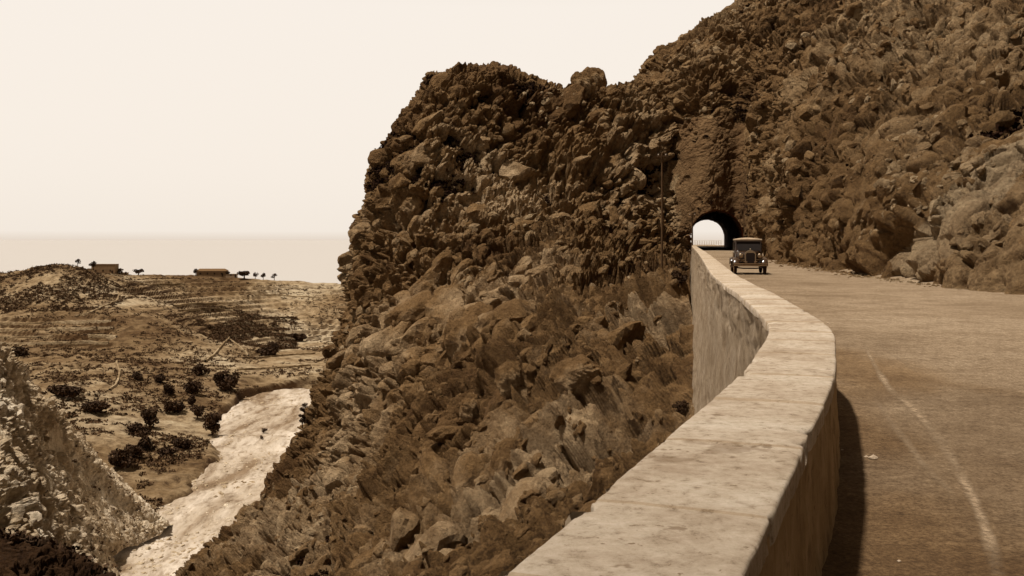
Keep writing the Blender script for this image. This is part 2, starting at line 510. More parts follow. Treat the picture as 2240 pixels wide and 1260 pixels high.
def sea_mat():
    m, nt, b = mat_base('sea_water', .8, .05)
    b.inputs["Base Color"].default_value = (.455, .425, .395, 1)
    n = n_noise(nt, .02, 6, .6, n_map(nt, (1, .25, 1)))
    n_bump(nt, b, n.outputs[0], 2.0, .5)
    return m
M['sea'] = sea_mat()

# ------------------------------------------------------------------ road and wall plan curves
WALL = np.array([(-11.2, -24), (-6.6, -15), (-2.45, -5), (-.43, 0), (.615, 2.66), (.965, 3.54), (1.325, 4.47), (1.69, 5.4), (2.10, 6.49),
                 (2.55, 7.84), (3.08, 9.55), (3.42, 11.07), (4.17, 15.4), (5.73, 25.5), (8.85, 43.0), (13.8, 71.0), (20.4, 109.0), (27.4, 148.5)])
def wall_curve(step0=.022):
    segs = []
    for i in range(len(WALL) - 1):
        L = np.linalg.norm(WALL[i + 1] - WALL[i]); dmid = max(2.6, abs(WALL[i][1]))
        if WALL[i][1] < -1: dmid = 25
        segs.append(max(2, int(L / (step0 * dmid / 2.6) + .5)))
    return catmull(WALL, segs)
WC = wall_curve()
WT = np.gradient(WC, axis=0); WT /= np.linalg.norm(WT, axis=1, keepdims=True)
WN = np.stack([-WT[:, 1], WT[:, 0]], 1)                          # to the left, outward over the gorge
WS = np.concatenate([[0], np.cumsum(np.linalg.norm(np.diff(WC, axis=0), axis=1))])
WTOP, WWID = 0.80, 0.60

RIGHT = np.array([(30, -24), (24, -10), (20, 2), (17.6, 12), (16.0, 20), (15.2, 29.6), (14.95, 33), (15.2, 42.6), (18.9, 71), (26.2, 109), (34.2, 149)])

def x_at(curve, y):
    return np.interp(y, curve[:, 1], curve[:, 0])

# ------------------------------------------------------------------ the great cliff (left of the tunnel, down into the gorge)
Lrows = [
 # back of crest
 [(1010,190,215),(965,170,178),(1060,160,182),(1150,180,186),(1260,205,188),(1400,190,192),(1560,150,196)],
 [(985,158,200),(940,150,160),(1050,142,160),(1150,160,162),(1262,196,164),(1400,182,168),(1560,130,174)],
 [(925,240,190),(868,238,154),(960,235,147),(1060,240,150),(1190,250,155),(1320,240,160),(1472,235,163)],
 [(860,350,185),(800,345,150),(880,360,139),(1010,360,141),(1160,360,146),(1310,350,150),(1478,345,160)],
 [(800,480,182),(757,480,147),(840,480,133),(980,480,131),(1140,480,132),(1300,470,136),(1482,450,158)],
 [(770,620,180),(731,615,143),(815,610,127),(950,600,121),(1110,585,117),(1280,565,115),(1506,552,141)],
 [(740,740,176),(712,735,140),(795,740,122),(910,740,111),(1050,735,100),(1210,720,90),(1505,640,86)],
 [(695,870,172),(668,865,137),(755,870,116),(880,880,98),(1030,880,82),(1190,870,69),(1540,790,56)],
 [(630,1010,166),(606,1005,133),(700,1030,108),(840,1030,86),(990,1030,67),(1150,1020,53),(1560,930,38)],
 [(505,1150,160),(490,1140,126),(610,1160,96),(760,1160,73),(915,1160,55),(1075,1160,42),(1500,1090,28)],
 [(385,1290,150),(372,1275,115),(500,1300,84),(660,1300,61),(815,1300,45),(970,1300,34),(1400,1270,20)],
 [(160,1500,130),(160,1500,100),(300,1520,71),(480,1520,50),(650,1520,36),(810,1520,27),(1200,1540,14)],
 [(-400,2100,100),(-300,2100,70),(-100,2100,50),(150,2100,37),(400,2150,27),(600,2200,20),(1100,2300,9)],
]
TUN_A = np.array([30.6, 149.0]); TUN_B = np.array([44.2, 226.0])          # tunnel axis on the road, near and far mouth
tdir = (TUN_B - TUN_A) / np.linalg.norm(TUN_B - TUN_A); tnor = np.array([tdir[1], -tdir[0]])
TW, TH = 3.5, 5.75

for i_ in range(2, len(Lrows)):            # set the left edge back to the measured outline
    sh = {2: 4, 3: 6, 4: 16, 5: 26, 9: 34, 10: 28, 11: 15, 12: 0}.get(i_, 38)
    Lrows[i_] = [(p_[0] + sh * (1, 1, .55)[j_], p_[1], p_[2]) if j_ < 3 else p_ for j_, p_ in enumerate(Lrows[i_])]

def in_tunnel(P, grow=0.0):
    q = P[..., :2] - TUN_A
    a = q @ tdir; b = q @ tnor
    z = P[..., 2]
    hw = TW + grow
    spring = TH - TW
    inside = np.where(z < spring, np.abs(b) < hw, (b / hw) ** 2 + ((z - spring) / (TW + grow)) ** 2 < 1)
    return inside & (a > -14) & (a < 90) & (z > -1.5)

HOLLOW = {}
def sheet(name, rows, rc, cc, amp, seed, mat, ampfun=None, fine=True, k=.5):
    G = patch([[at(*p) if len(p) == 3 else np.array(p[:3]) for p in r] for r in rows], rc, cc)
    n = grid_normals(G)
    tocam = np.array([0, 0, CZ]) - G
    if np.median(np.sum(n * tocam, -1)) < 0: n = -n
    a = rock_disp(G.reshape(-1, 3), amp, seed, fine, k).reshape(G.shape[:2])
    HOLLOW[name] = a
    if ampfun is not None: a = ampfun(G, a)
    G2 = G + n * a[..., None]
    keep = ~in_tunnel(G2)
    o = mesh_np(name, G2, grid_faces(*G.shape[:2], keep), mat)
    tag(o, kind='structure')
    return o, G2

def l_amp(G, a):
    d = G[..., 1]
    s = sstep(5, 40, d) * .25 + .75 + .25 * sstep(95, 70, d) * sstep(30, 45, d)
    wx = x_at(WC, d) - WWID
    near_wall = sstep(.3, 2.2, wx - G[..., 0])
    lim = np.where((G[..., 2] > -3) & (d > 60), 1.0, near_wall * .8 + .2)
    px, py = project(G)
    rib = fbm((G * np.array([1, 1, .2])).reshape(-1, 3), 3.4, 4, 131).reshape(a.shape)
    a = a + 1.3 * (np.abs(rib) - .25) * -1 * (.35 + .65 * sstep(1050, 820, px))
    top = sstep(22, 29, G[..., 2])
    calm = 1 - .45 * sstep(980, 880, px) * sstep(470, 380, py)             # the upper left buttress is smoother
    a = a * (1 - .5 * top) * calm
    return a * s * lim
cliff, GL = sheet('cliff', Lrows, [12, 45, 55, 60, 62, 62, 62, 66, 68, 62, 40, 20], [25, 60, 72, 82, 86, 110], 1.0, 1, M['cliff'], l_amp)

# ------------------------------------------------------------------ the mountain with the tunnel, and the rock cut along the road
Urows = [
 [(1345,600,171),(1522,560,150),(1626,560,150),(1652,566,112),(1692,581,76),(1782,600,56),(1902,622,42.8),(2062,645,34.8),(2242,668,29.6),(17.0,15,-1,0),(21,-3,-1,0),(30,-24,-1,0)],
 [(1345,500,171),(1522,505,150.5),(1624,505,150.5),(1656,515,114),(1697,525,78),(1790,530,58),(1910,530,44.5),(2070,545,36),(2250,560,31.2),(18,15,1.8,0),(22,-3,1.8,0),(31,-24,1.8,0)],
 [(1345,420,172),(1524,415,152),(1626,415,152),(1662,430,118),(1706,430,82),(1800,430,61),(1920,430,47),(2082,430,38.5),(2265,440,33.5),(19,15,4,0),(23,-3,4,0),(32,-24,4,0)],
 [(1345,330,173),(1530,300,155),(1632,300,155),(1676,330,125),(1724,330,90),(1825,320,69),(1945,320,54),(2105,310,44.5),(2290,310,38.5),(21,16,7,0),(26,-3,7,0),(35,-24,7,0)],
 [(1335,240,175),(1530,190,160),(1640,190,160),(1694,220,136),(1756,220,103),(1862,210,82),(1985,210,66),(2140,200,54),(2320,190,47),(25,17,11,0),(31,-3,11,0),(40,-24,11,0)],
 [(1398,186,179),(1480,112,172),(1620,80,170),(1712,110,152),(1800,105,121),(1908,95,98),(2035,90,80),(2185,85,66),(2360,80,58),(31,18,17,0),(38,-3,17,0),(48,-24,17,0)],
 [(1405,180,188),(1470,100,182),(1600,18,184),(1740,10,175),(1850,0,146),(1960,-20,120),(2090,-20,98),(2235,-30,80),(2410,-40,70),(38,20,24,0),(46,-3,24,0),(56,-24,24,0)],
 [(1425,200,214),(1500,90,200),(1640,-12,200),(1780,-90,200),(1900,-120,176),(2020,-150,150),(2150,-160,122),(2290,-170,100),(2480,-180,88),(50,24,36,0),(60,-3,36,0),(70,-24,36,0)],
 [(1385,250,249),(1600,150,238),(1740,0,236),(1900,-160,236),(2030,-260,215),(2160,-300,190),(2300,-320,160),(2450,-340,140),(2650,-350,120),(75,30,58,0),(88,-3,58,0),(100,-24,58,0)],
]
def u_amp(G, a):
    d = G[..., 1]
    s = sstep(10, 110, d) * .55 + .45
    px, py = project(G)
    wob = fbm(G, 6.0, 3, 44) * 26
    slab = sstep(1435, 1480, px + wob) * sstep(1655, 1632, px + wob * .4) * sstep(560, 480, py) * sstep(0, 60, py + wob - (165 + (1640 - px) * .6))
    slab = np.where(d > 120, slab, 0)
    a = a * s * (1 - .88 * slab)
    low = sstep(6.0, -1.0, G[..., 2])
    bnd = (d < 75) * sstep(1930, 1990, px) * np.exp(-(((px - 1975) * .68 - (585 - py) * .73) / 42) ** 2)
    a = a * (1 - .6 * bnd)
    out = np.where(a > 0, a * (1 - .75 * low), a * (1 - .4 * low))     # keep the rock foot off the carriageway
    return out
mountain, GU = sheet('mountain', Urows, [26, 40, 52, 52, 50, 44, 30, 16], [28, 56, 28, 36, 54, 62, 76, 86, 40, 18, 12], .92, 7, M['mountain'], u_amp, k=.42)

# slab right above the tunnel mouth: portal shade painted in as a darker material
M['portal_shade'] = rock_mat('portal_shade_rock', (.095, .052, .021), (.125, .070, .030), (.165, .098, .045), stain_amt=.3, bump=.12)  # darkened to carry the shade of the portal face
M['pale_slab'] = rock_mat('pale_slab', (.24, .15, .072), (.34, .23, .125), (.44, .32, .19), stain_amt=.5, big=.06)
M['rubble'] = rock_mat('rubble_rock', (.15, .080, .030), (.285, .170, .075), (.50, .36, .21), big=.08, small=1.7)
mountain.data.materials.append(M['portal_shade'])
me = mountain.data
cen = np.zeros(len(me.polygons) * 3); me.polygons.foreach_get("center", cen); cen = cen.reshape(-1, 3)
px, py = project(cen)
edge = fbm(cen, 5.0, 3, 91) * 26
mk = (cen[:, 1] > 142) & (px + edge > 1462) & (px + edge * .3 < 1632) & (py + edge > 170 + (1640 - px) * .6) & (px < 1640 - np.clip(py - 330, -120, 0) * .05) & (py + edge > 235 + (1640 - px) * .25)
mountain.data.materials.append(M['pale_slab'])
lx_ = (cen[:, 1] < 70)
tt_ = (px - 1975) * .68 - (585 - py) * .73            # the pale band of bare slabs climbing to the right
band = lx_ & (np.abs(tt_ + edge * 1.1) < 38) & (px > 1955 + edge * 2)
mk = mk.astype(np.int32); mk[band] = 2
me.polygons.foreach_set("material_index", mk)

# ------------------------------------------------------------------ tunnel lining
def arch_ring(a, hw, hh, n=26):
    c = TUN_A + tdir * a
    pts = [(-hw, -.3)]
    sp = hh - hw
    for k in range(n + 1):
        t = math.pi * (1 - k / n)
        pts.append((math.cos(t) * hw, sp + math.sin(t) * hw))
    pts.append((hw, -.3))
    return [(c[0] + tnor[0] * u, c[1] + tnor[1] * u, z) for u, z in pts]
mb = MB()
rings = []
for i in range(40):
    a = -1.2 + i * (80.0 / 39)
    r = [(x + random.uniform(-.06, .06), y, z + random.uniform(-.05, .05)) for x, y, z in arch_ring(a, TW + .35, TH + .3)]
    rings.append(r)
mb.loft(rings, closed=False, cap=False)
t = mb.build('tunnel_lining', M['tunnel'])
tag(t, 'dark arched lining of the road tunnel through the rock spur', 'tunnel')

# ------------------------------------------------------------------ road
def road_mesh():
    ys = np.concatenate([np.arange(-24, 2, .5), np.geomspace(2, 149, 420)])
    us = np.linspace(0, 1, 150) ** 1.5
    lx = x_at(WC, ys) - .25; rx = x_at(RIGHT, ys) + 1.4
    X = lx[:, None] + (rx - lx)[:, None] * us[None]
    Y = np.repeat(ys[:, None], len(us), 1)
    P = np.stack([X, Y, np.zeros_like(X)], -1)
    Z = .02 * fbm(P, 3.0, 3, 5) + .006 * fbm(P, .5, 3, 8)
    Z *= sstep(0, 5, Y) * .7 + .3
    edge = sstep(.90, 1.0, us)[None] * .12
    P[..., 2] = Z + edge
    a = np.arange(0, 170, 4.0)
    T = np.stack([np.stack([TUN_A[0] + tdir[0] * q + tnor[0] * u, TUN_A[1] + tdir[1] * q + tnor[1] * u, 0 * q - .03], -1) for u in np.linspace(-TW - .5, TW + .5, 10) for q in [a]], 0)
    T = np.swapaxes(T, 0, 1)
    V = np.concatenate([P.reshape(-1, 3), T.reshape(-1, 3)])
    f1 = grid_faces(*P.shape[:2]); f2 = grid_faces(*T.shape[:2]) + P.shape[0] * P.shape[1]
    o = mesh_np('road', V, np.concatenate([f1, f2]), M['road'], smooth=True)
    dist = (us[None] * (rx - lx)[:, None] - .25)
    wall_shade = sstep(1.7, .1, dist + .9 * fbm(np.stack([X, Y * .5, X * 0], -1), 1.2, 4, 77)) * sstep(40, 12, Y)  # painted shade, strongest at the wall and fading across the road
    A = o.data.attributes.new('wall_shade', 'FLOAT', 'POINT')
    A.data.foreach_set('value', np.concatenate([wall_shade.ravel(), np.zeros(len(V) - wall_shade.size)]).astype(np.float32))
    return tag(o, kind='structure')
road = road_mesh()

def dust_mat():
    m, nt, b = mat_base('tyre_dust', .95, .1)
    b.inputs["Base Color"].default_value = (.30, .215, .135, 1)
    a_ = nt.nodes.new("ShaderNodeAttribute"); a_.attribute_name = 'fade'
    n = n_noise(nt, 14, 6, .75, n_map(nt))
    r = n_ramp(nt, n.outputs[0], [(.38, (.15, .15, .15)), (.6, (1, 1, 1))])
    mu = nt.nodes.new("ShaderNodeMath"); mu.operation = 'MULTIPLY'
    nt.links.new(a_.outputs["Fac"], mu.inputs[0]); nt.links.new(r.outputs[0], mu.inputs[1]); nt.links.new(mu.outputs[0], b.inputs["Alpha"])
    return m
M['dust'] = dust_mat()
def track(points, width, fade, strength=1.25):
    pts = np.array([at(px, py, CZ * F / (py - HY))[:2] for px, py in points])
    c = catmull(pts, 30)
    tg = np.gradient(c, axis=0); tg /= np.linalg.norm(tg, axis=1, keepdims=True)
    nn = np.stack([-tg[:, 1], tg[:, 0]], 1)
    s = np.linspace(0, 1, len(c)); C3 = np.concatenate([c, np.zeros((len(c), 1))], 1)
    wv = width * (.6 + .4 * sstep(0, .3, s)) * (1 + .35 * fbm(C3, .5, 3, 3))
    prof = np.linspace(-1, 1, 11)
    P = C3[:, None, :2] + nn[:, None] * (prof[None, :, None] * wv[:, None, None])
    P = np.concatenate([P, np.zeros(P.shape[:2] + (1,))], -1)
    P[..., 2] = .02 * fbm(P, 3.0, 3, 5) + .006 * fbm(P, .5, 3, 8)
    P[..., 2] *= sstep(0, 5, P[..., 1]) * .7 + .3
    P[..., 2] += .006
    o = mesh_np('tyre_mark', P, grid_faces(*P.shape[:2]), M['dust'], road)
    al = (1 - prof[None] ** 2) ** 1.5 * (sstep(0, .12, s) * sstep(1.0, 1 - fade, s))[:, None] * strength * np.clip(.75 + .6 * fbm(C3, .6, 3, 13), 0, 1)[:, None]
    A = o.data.attributes.new('fade', 'FLOAT', 'POINT'); A.data.foreach_set('value', al.ravel().astype(np.float32))
    return o
track([(1884, 738), (1905, 785), (1945, 850), (2000, 900), (2045, 950), (2085, 1010), (2120, 1075), (2150, 1140), (2172, 1210), (2190, 1300)], .055, .1)
track([(1930, 762), (1970, 790), (2026, 832)], .05, .5, .6)
track([(1905, 862), (1950, 925), (1985, 970), (2030, 1030), (2075, 1075), (2095, 1120)], .05, .5, .6)

# ------------------------------------------------------------------ parapet and retaining wall
wall = empty('parapet_wall', (float(WC[0, 0]), float(WC[0, 1]), 0))
tag(wall, 'long rendered stone parapet with a broad flat top curving along the gorge side of the road', 'wall')
wloc = np.array([WC[0, 0], WC[0, 1], 0])
def wall_part(name, prof, mat, noise, joints=False, smooth=True):
    """prof: list of (offset outward, z)"""
    pr = np.array(prof)
    P = np.zeros((len(WC), len(pr), 3))
    P[..., :2] = WC[:, None] + WN[:, None] * pr[None, :, :1]
    P[..., 2] = pr[None, :, 1]
    P0 = P.copy()
    n = grid_normals(P)
    mid = P[:, len(pr) // 2]
    dd = noise * fbm(P0.reshape(-1, 3), .30, 5, 17, .6).reshape(P0.shape[:2])
    dd += noise * 1.4 * fbm(P0.reshape(-1, 3), 1.6, 2, 19).reshape(P0.shape[:2])
    P[..., :2] += WN[:, None] * dd[..., None]
    P[..., 2] += dd * .6
    if joints:
        rs = np.random.RandomState(4)
        s = 0.0; jts = []
        while s < WS[-1]:
            s += rs.uniform(.75, 1.35); jts.append(s)
            g = np.exp(-((WS - s) / (.010 + .0035 * np.abs(np.interp(s, WS, WC[:, 1])))) ** 2)
            P[..., 2] -= (g * rs.uniform(.002, .013))[:, None]
            P[..., 2] += (rs.uniform(-.006, .006) * ((WS > s) & (WS < s + 1.0)))[:, None]
        chip = sstep(.42, .9, fbm(P0.reshape(-1, 3), .22, 3, 55).reshape(P0.shape[:2]))
        ed = np.maximum(np.exp(-((pr[:, 0]) / .03) ** 2), np.exp(-((pr[:, 0] - WWID) / .04) ** 2))[None]
        P[..., :2] += WN[:, None] * (chip * ed * .035 * np.sign(.28 - pr[:, 0])[None])[..., None]
        P[..., 2] -= chip * ed * .02
    P -= wloc
    o = mesh_np(name, P, grid_faces(*P.shape[:2]), mat, wall, smooth)
    if joints:
        o.data.materials.append(M['joint'])
        mi = np.zeros((len(WC) - 1, len(pr) - 1), np.int32)
        for sj in jts: mi[min(np.searchsorted(WS, sj), len(WC) - 2)] = 1
        mi[:, rs.rand(mi.shape[1]) < .0] = 0
        o.data.polygons.foreach_set("material_index", mi.ravel())
    return o
top = [(-.0, WTOP - .10), (-.002, WTOP - .05), (0, WTOP - .012), (.005, WTOP - .003), (.013, WTOP)]
top += [(x, WTOP + .003 * math.sin(math.pi * x / WWID)) for x in np.linspace(.05, WWID - .05, 22)]
top += [(WWID - .013, WTOP), (WWID - .005, WTOP - .003), (WWID, WTOP - .012), (WWID + .002, WTOP - .05), (WWID, WTOP - .10)]
wall_part('coping', top, M['coping'], .0035, True)
wall_part('inner_face', [(.012 - .05 * (1 - k / 26) ** 2, -.15 + (WTOP - .10 + .15 + .03) * k / 26) for k in range(27)], M['parapet'], .012)
wall_part('retaining_face', [(WWID - .012 + (.0 if z > 0 else -z * .06), z) for z in np.concatenate([np.linspace(WTOP - .07, 0, 18), np.linspace(-.2, -14, 50)])], M['retaining'], .05)

# ------------------------------------------------------------------ sea
mb = MB()
mb.add([(-90000, -3000, -95), (90000, -3000, -95), (90000, 110000, -95), (-90000, 110000, -95)], [(0, 1, 2, 3)])
tag(mb.build('sea', M['sea']), kind='structure')

# ------------------------------------------------------------------ the valley beyond: thin-plate surface through surveyed points
VP = []
def vp(d, pairs):
    for px, py in pairs: VP.append(at(px, py, d))
vp(700, [(360, 603), (490, 607), (600, 613), (720, 622), (860, 632)])
vp(640, [(250, 606)])
for px, py, d in [(-250, 625, 600), (-100, 618, 600), (0, 610, 590), (60, 597, 585), (105, 592, 585), (160, 598, 588), (215, 604, 600),
                  (-200, 660, 560), (0, 650, 560), (120, 640, 555), (230, 645, 575), (370, 632, 640), (490, 634, 650), (600, 640, 650), (720, 650, 650), (860, 660, 650),
                  (-200, 702, 520), (0, 700, 518), (120, 695, 515), (240, 672, 535), (300, 655, 560), (370, 668, 570), (490, 672, 595), (600, 690, 600), (720, 690, 600), (860, 690, 600),
                  (-200, 735, 490), (0, 732, 488), (130, 727, 482), (245, 715, 480), (330, 690, 500), (400, 715, 505), (480, 745, 520), (560, 745, 540), (640, 745, 550), (720, 732, 560), (860, 732, 560),
                  (-200, 775, 450), (0, 768, 448), (130, 765, 445), (250, 765, 445), (370, 750, 460), (450, 765, 462), (520, 785, 465), (600, 772, 480), (700, 765, 500), (860, 765, 500),
                  (-200, 830, 390), (0, 820, 388), (130, 808, 388), (250, 805, 396), (370, 808, 405), (490, 808, 425), (600, 795, 445), (720, 787, 455), (860, 785, 455),
                  (-200, 900, 335), (0, 870, 335), (130, 855, 335), (250, 855, 348), (370, 855, 362), (490, 850, 385), (560, 842, 400), (650, 832, 412), (860, 822, 425),
                  (-200, 980, 280), (0, 955, 285), (130, 930, 292), (250, 925, 305), (370, 925, 322), (440, 915, 335), (480, 905, 345),
                  (130, 1010, 255), (250, 1005, 266), (370, 1003, 272), (440, 1000, 277), (250, 1090, 231), (370, 1085, 236), (420, 1075, 241)]:
    VP.append(at(px, py, d))
VP = np.array(VP)
extra = np.array([(-200, 900, -97), (-60, 900, -97), (-300, 880, -97), (0, 900, -97), (60, 900, -97), (-60, 190, -61.5), (-100, 180, -61), (-40, 260, -61.5), (0, 350, -61)])
VP = np.concatenate([VP, extra])
def tps_fit(P):
    n = len(P); X = P[:, :2] / 100
    r = np.linalg.norm(X[:, None] - X[None], axis=-1)
    K = np.where(r > 0, r * r * np.log(r + 1e-12), 0) + np.eye(n) * .002
    A = np.zeros((n + 3, n + 3)); A[:n, :n] = K; A[:n, n] = 1; A[:n, n + 1:] = X; A[n:, :n] = A[:n, n:].T
    return X, np.linalg.solve(A, np.concatenate([P[:, 2], np.zeros(3)]))
TX, TWt = tps_fit(VP)
def tps(xy):
    q = xy.reshape(-1, 2) / 100
    out = np.zeros(len(q))
    for s in range(0, len(q), 20000):
        qq = q[s:s + 20000]
        r2 = ((qq[:, None] - TX[None]) ** 2).sum(-1)
        out[s:s + 20000] = (.5 * r2 * np.log(r2 + 1e-12)) @ TWt[:-3] + TWt[-3] + qq @ TWt[-2:]
    return out.reshape(xy.shape[:-1])

RIV = np.array([(760, 838), (662, 848), (610, 853), (560, 864), (525, 882), (500, 905), (488, 935), (483, 965), (468, 1000), (462, 1025), (440, 1048), (425, 1078), (392, 1092), (372, 1112),
                (368, 1148), (345, 1162), (300, 1182), (240, 1208), (236, 1225), (262, 1245), (300, 1280), (330, 1400)])
RZ = -60.0
riv = np.array([at(px, py, (CZ - RZ) * F / (py - HY)) for px, py in RIV])[:, :2]   # left bank of the dry river bed
riv = riv[np.argsort(riv[:, 1])]
def river_left(y): return np.interp(y, riv[:, 1], riv[:, 0])

def terrace_weight(px, d):
    a = sstep(-300, -200, px) * sstep(262, 235, px) * sstep(432, 445, d) * sstep(530, 515, d)
    b = sstep(235, 290, px) * sstep(520, 540, d) * sstep(698, 690, d)
    c = sstep(520, 560, px) * sstep(370, 385, d) * sstep(540, 500, d)
    return np.clip(a + b + c, 0, 1), a

def valley_z(xy, detail=True):
    z = tps(xy)
    P3 = np.concatenate([xy, np.zeros(xy.shape[:-1] + (1,))], -1)
    d = xy[..., 1]
    px = HX + F * xy[..., 0] / d
    z = z + 1.1 * fbm(P3, 45, 3, 61) * sstep(200, 420, d)
    wgt, a = terrace_weight(px, d)
    wgt = wgt * sstep(-.9, -.3, fbm(P3, 70, 2, 66) + a)
    st = 2.3
    zz = z + .5 * fbm(P3, 60, 2, 71)
    q = zz / st; f = q - np.floor(q)
    zt = (np.floor(q) + sstep(.80, .98, f)) * st
    z = z * (1 - wgt) + zt * wgt
    if detail:
        z = z + (.45 * fbm(P3, 7, 4, 63) + .35 * np.maximum(0, fbm(P3, 2.6, 2, 64))) * (1 - .75 * wgt)
        rocky = sstep(.0, .8, fbm(P3, 55, 3, 88))
        h, t, e, b = cells(P3, 5.0, 9)
        z = z + rocky * (1 - wgt) * (1 - np.exp(-(e / .15) ** 1.6)) * (1.4 * (h + .5) + 1.6 * t + .8 * (.6 - b))
    bank = xy[..., 0] - river_left(d)
    inriv = sstep(-3.0, 1.5, bank + 2.5 * fbm(P3, 12, 3, 73)) * sstep(418, 408, d)
    z = np.maximum(z, RZ + .5) * (1 - inriv) + (RZ - 2.0) * inriv
    return z
pxs = np.linspace(-260, 960, 560)
dds = np.concatenate([np.geomspace(165, 720, 560), np.linspace(724, 960, 30)])
XY = np.stack([(pxs[None] - HX) / F * dds[:, None], np.repeat(dds[:, None], len(pxs), 1)], -1)
VZ = valley_z(XY)
drop = sstep(702, 830, XY[..., 1])
VZ = VZ * (1 - drop) + (-99) * drop
GV = np.concatenate([XY, VZ[..., None]], -1)
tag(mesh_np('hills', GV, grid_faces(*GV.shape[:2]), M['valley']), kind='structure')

# dry river bed
ys = np.geomspace(150, 425, 330); us = np.linspace(0, 1, 170)
lx = river_left(ys) - 6; rx = np.full_like(ys, 20.) - (425 - ys) * .25
X = lx[:, None] + (rx - lx)[:, None] * us[None] ** 1.3
Y = np.repeat(ys[:, None], len(us), 1)
P = np.stack([X, Y, np.zeros_like(X)], -1)
Q = P.copy(); cr, sr = math.cos(.25), math.sin(.25)
Q = np.stack([P[..., 0] * .35, P[..., 1], P[..., 2]], -1)
P[..., 2] = RZ - .3 + .75 * fbm(Q, 14, 4, 12) + .25 * fbm(P, 3, 3, 15)
P[..., 2] += .9 * sstep(5, 0, np.abs(X - lx[:, None] - 6)) * .4
tag(mesh_np('river_bed', P, grid_faces(*P.shape[:2]), M['gravel']), kind='structure')
GR = P

# pale rocky bank opposite
Nrows = [
 [(-300,640,235),(0,800,235),(90,900,235),(200,1030,240),(300,1115,240),(400,1160,236)],
 [(-300,520,150),(-4,748,170),(88,845,185),(198,980,200),(296,1078,209),(376,1146,213)],
 [(-300,640,138),(0,830,158),(80,915,174),(170,1020,190),(266,1108,201),(350,1168,207)],
 [(-300,780,122),(0,930,142),(80,1010,158),(165,1090,175),(245,1150,191),(310,1188,200)],
 [(-300,1000,100),(0,1080,120),(80,1125,138),(150,1168,155),(210,1195,175),(250,1218,188)],
 [(-300,1200,85),(0,1200,105),(80,1230,120),(150,1262,138),(220,1280,160),(270,1280,178)],
 [(-300,1600,65),(0,1500,80),(80,1500,95),(150,1480,115),(230,1450,135),(300,1420,150)],
]
def n_amp(G, a):
    px, py = project(G)
    return np.clip(a, -1.6, 1.8) * (.35 + .65 * sstep(260, 90, px)) * .95
bank, GN = sheet('rocky_bank', Nrows, [10, 45, 60, 75, 60, 20], [25, 60, 75, 75, 60], .85, 23, M['bank'], n_amp, fine=False, k=.5)

# shoulder at the lower left, cast shade painted into its dark rock colour
Srows = [
 [(-300,1150,110),(0,1190,110),(70,1210,110),(150,1240,108),(230,1290,106),(330,1400,100)],
 [(-300,1100,92),(-10,1150,92),(62,1166,91),(140,1188,90),(205,1222,89),(285,1285,88)],
 [(-300,1180,84),(0,1215,83),(70,1235,82),(140,1262,81),(210,1300,80),(280,1370,78)],
 [(-300,1400,72),(0,1400,71),(70,1410,70),(140,1430,70),(210,1460,68),(270,1520,66)],
 [(-300,1900,60),(0,1900,58),(70,1900,56),(140,1900,55),(210,1900,54),(270,1950,52)],
]
shoulder, GS = sheet('hillside', Srows, [10, 30, 30, 10], [20, 25, 30, 30, 20], .55, 29, M['shade_slope'], fine=True)

def ico(sub):
    import bmesh
    bm = bmesh.new(); bmesh.ops.create_icosphere(bm, subdivisions=sub, radius=1.0)
    V = np.array([v.co[:] for v in bm.verts]); Fc = np.array([[v.index for v in f.verts] for f in bm.faces]); bm.free()
    return V, Fc
def chunk_protos(sub, count, seed, round_=0):
    """broken stones: a sphere cut by random flat planes"""
    V, Fc = ico(sub); rs = np.random.RandomState(seed); out = []
    for _ in range(count):
        P = V.copy()
        for k in range(11):
            n = rs.normal(size=3); n /= np.linalg.norm(n); o_ = rs.uniform(.45, .85) + .14 * round_
            P = P - np.maximum(0, P @ n - o_)[:, None] * n
        if round_: P = P * (1 + .16 * fbm(P * 1.0 + 9.1 * _, .7, 4, seed + _, .6))[:, None]
        out.append(P + rs.normal(size=P.shape) * (.03 if not round_ else .004))
    return out, Fc
def rubble(name, G, N, count, smin, smax, power, seed, sel, mat, label, sub=2, elong=1.5, sink=.25, round_=0):
    rs = np.random.RandomState(seed)
    pts = G.reshape(-1, 3); nr = N.reshape(-1, 3)
    ok = sel(pts); pts = pts[ok]; nr = nr[ok]
    kp = rs.randint(0, len(pts), count * 3)
    dens = sstep(-.55, .25, fbm(pts[kp], 9, 3, seed + 2))
    kp = kp[rs.rand(len(kp)) < dens][:count]
    p, n = pts[kp], nr[kp]; c = len(p)
    u = rs.rand(c)
    size = (smin ** (-power) + u * (smax ** (-power) - smin ** (-power))) ** (-1 / power)
    size *= np.clip(p[:, 1] / 90, .25, 1.4) ** .6
    protos, Fc = chunk_protos(sub, 14, seed, round_)
    protos = np.array(protos)
    P = protos[rs.randint(0, 14, c)]
    sx = size[:, None] * np.stack([rs.uniform(.9, elong, c), rs.uniform(.55, .95, c), rs.uniform(.5, .9, c)], 1)
    P = P * sx[:, None]
    a = E1 + rs.normal(size=(c, 3)) * .35; a -= (np.sum(a * n, 1, keepdims=True)) * n * .7
    a /= np.linalg.norm(a, axis=1, keepdims=True)
    b2 = np.cross(n + rs.normal(size=(c, 3)) * .3, a); b2 /= np.linalg.norm(b2, axis=1, keepdims=True)
    c2 = np.cross(a, b2)
    R = np.stack([a, b2, c2], 1)
    P = np.einsum('nvi,nij->nvj', P, R) + (p - n * size[:, None] * sink)[:, None]
    nv = P.shape[1]
    Fa = (Fc[None] + (np.arange(c) * nv)[:, None, None]).reshape(-1, 3)
    o = mesh_np(name, P, Fa, mat)
    return tag(o, label, 'rocks', None, 'stuff')
def facing(G):
    n = grid_normals(G)
    return -n if np.median(np.sum(n * (np.array([0, 0, CZ]) - G), -1)) < 0 else n
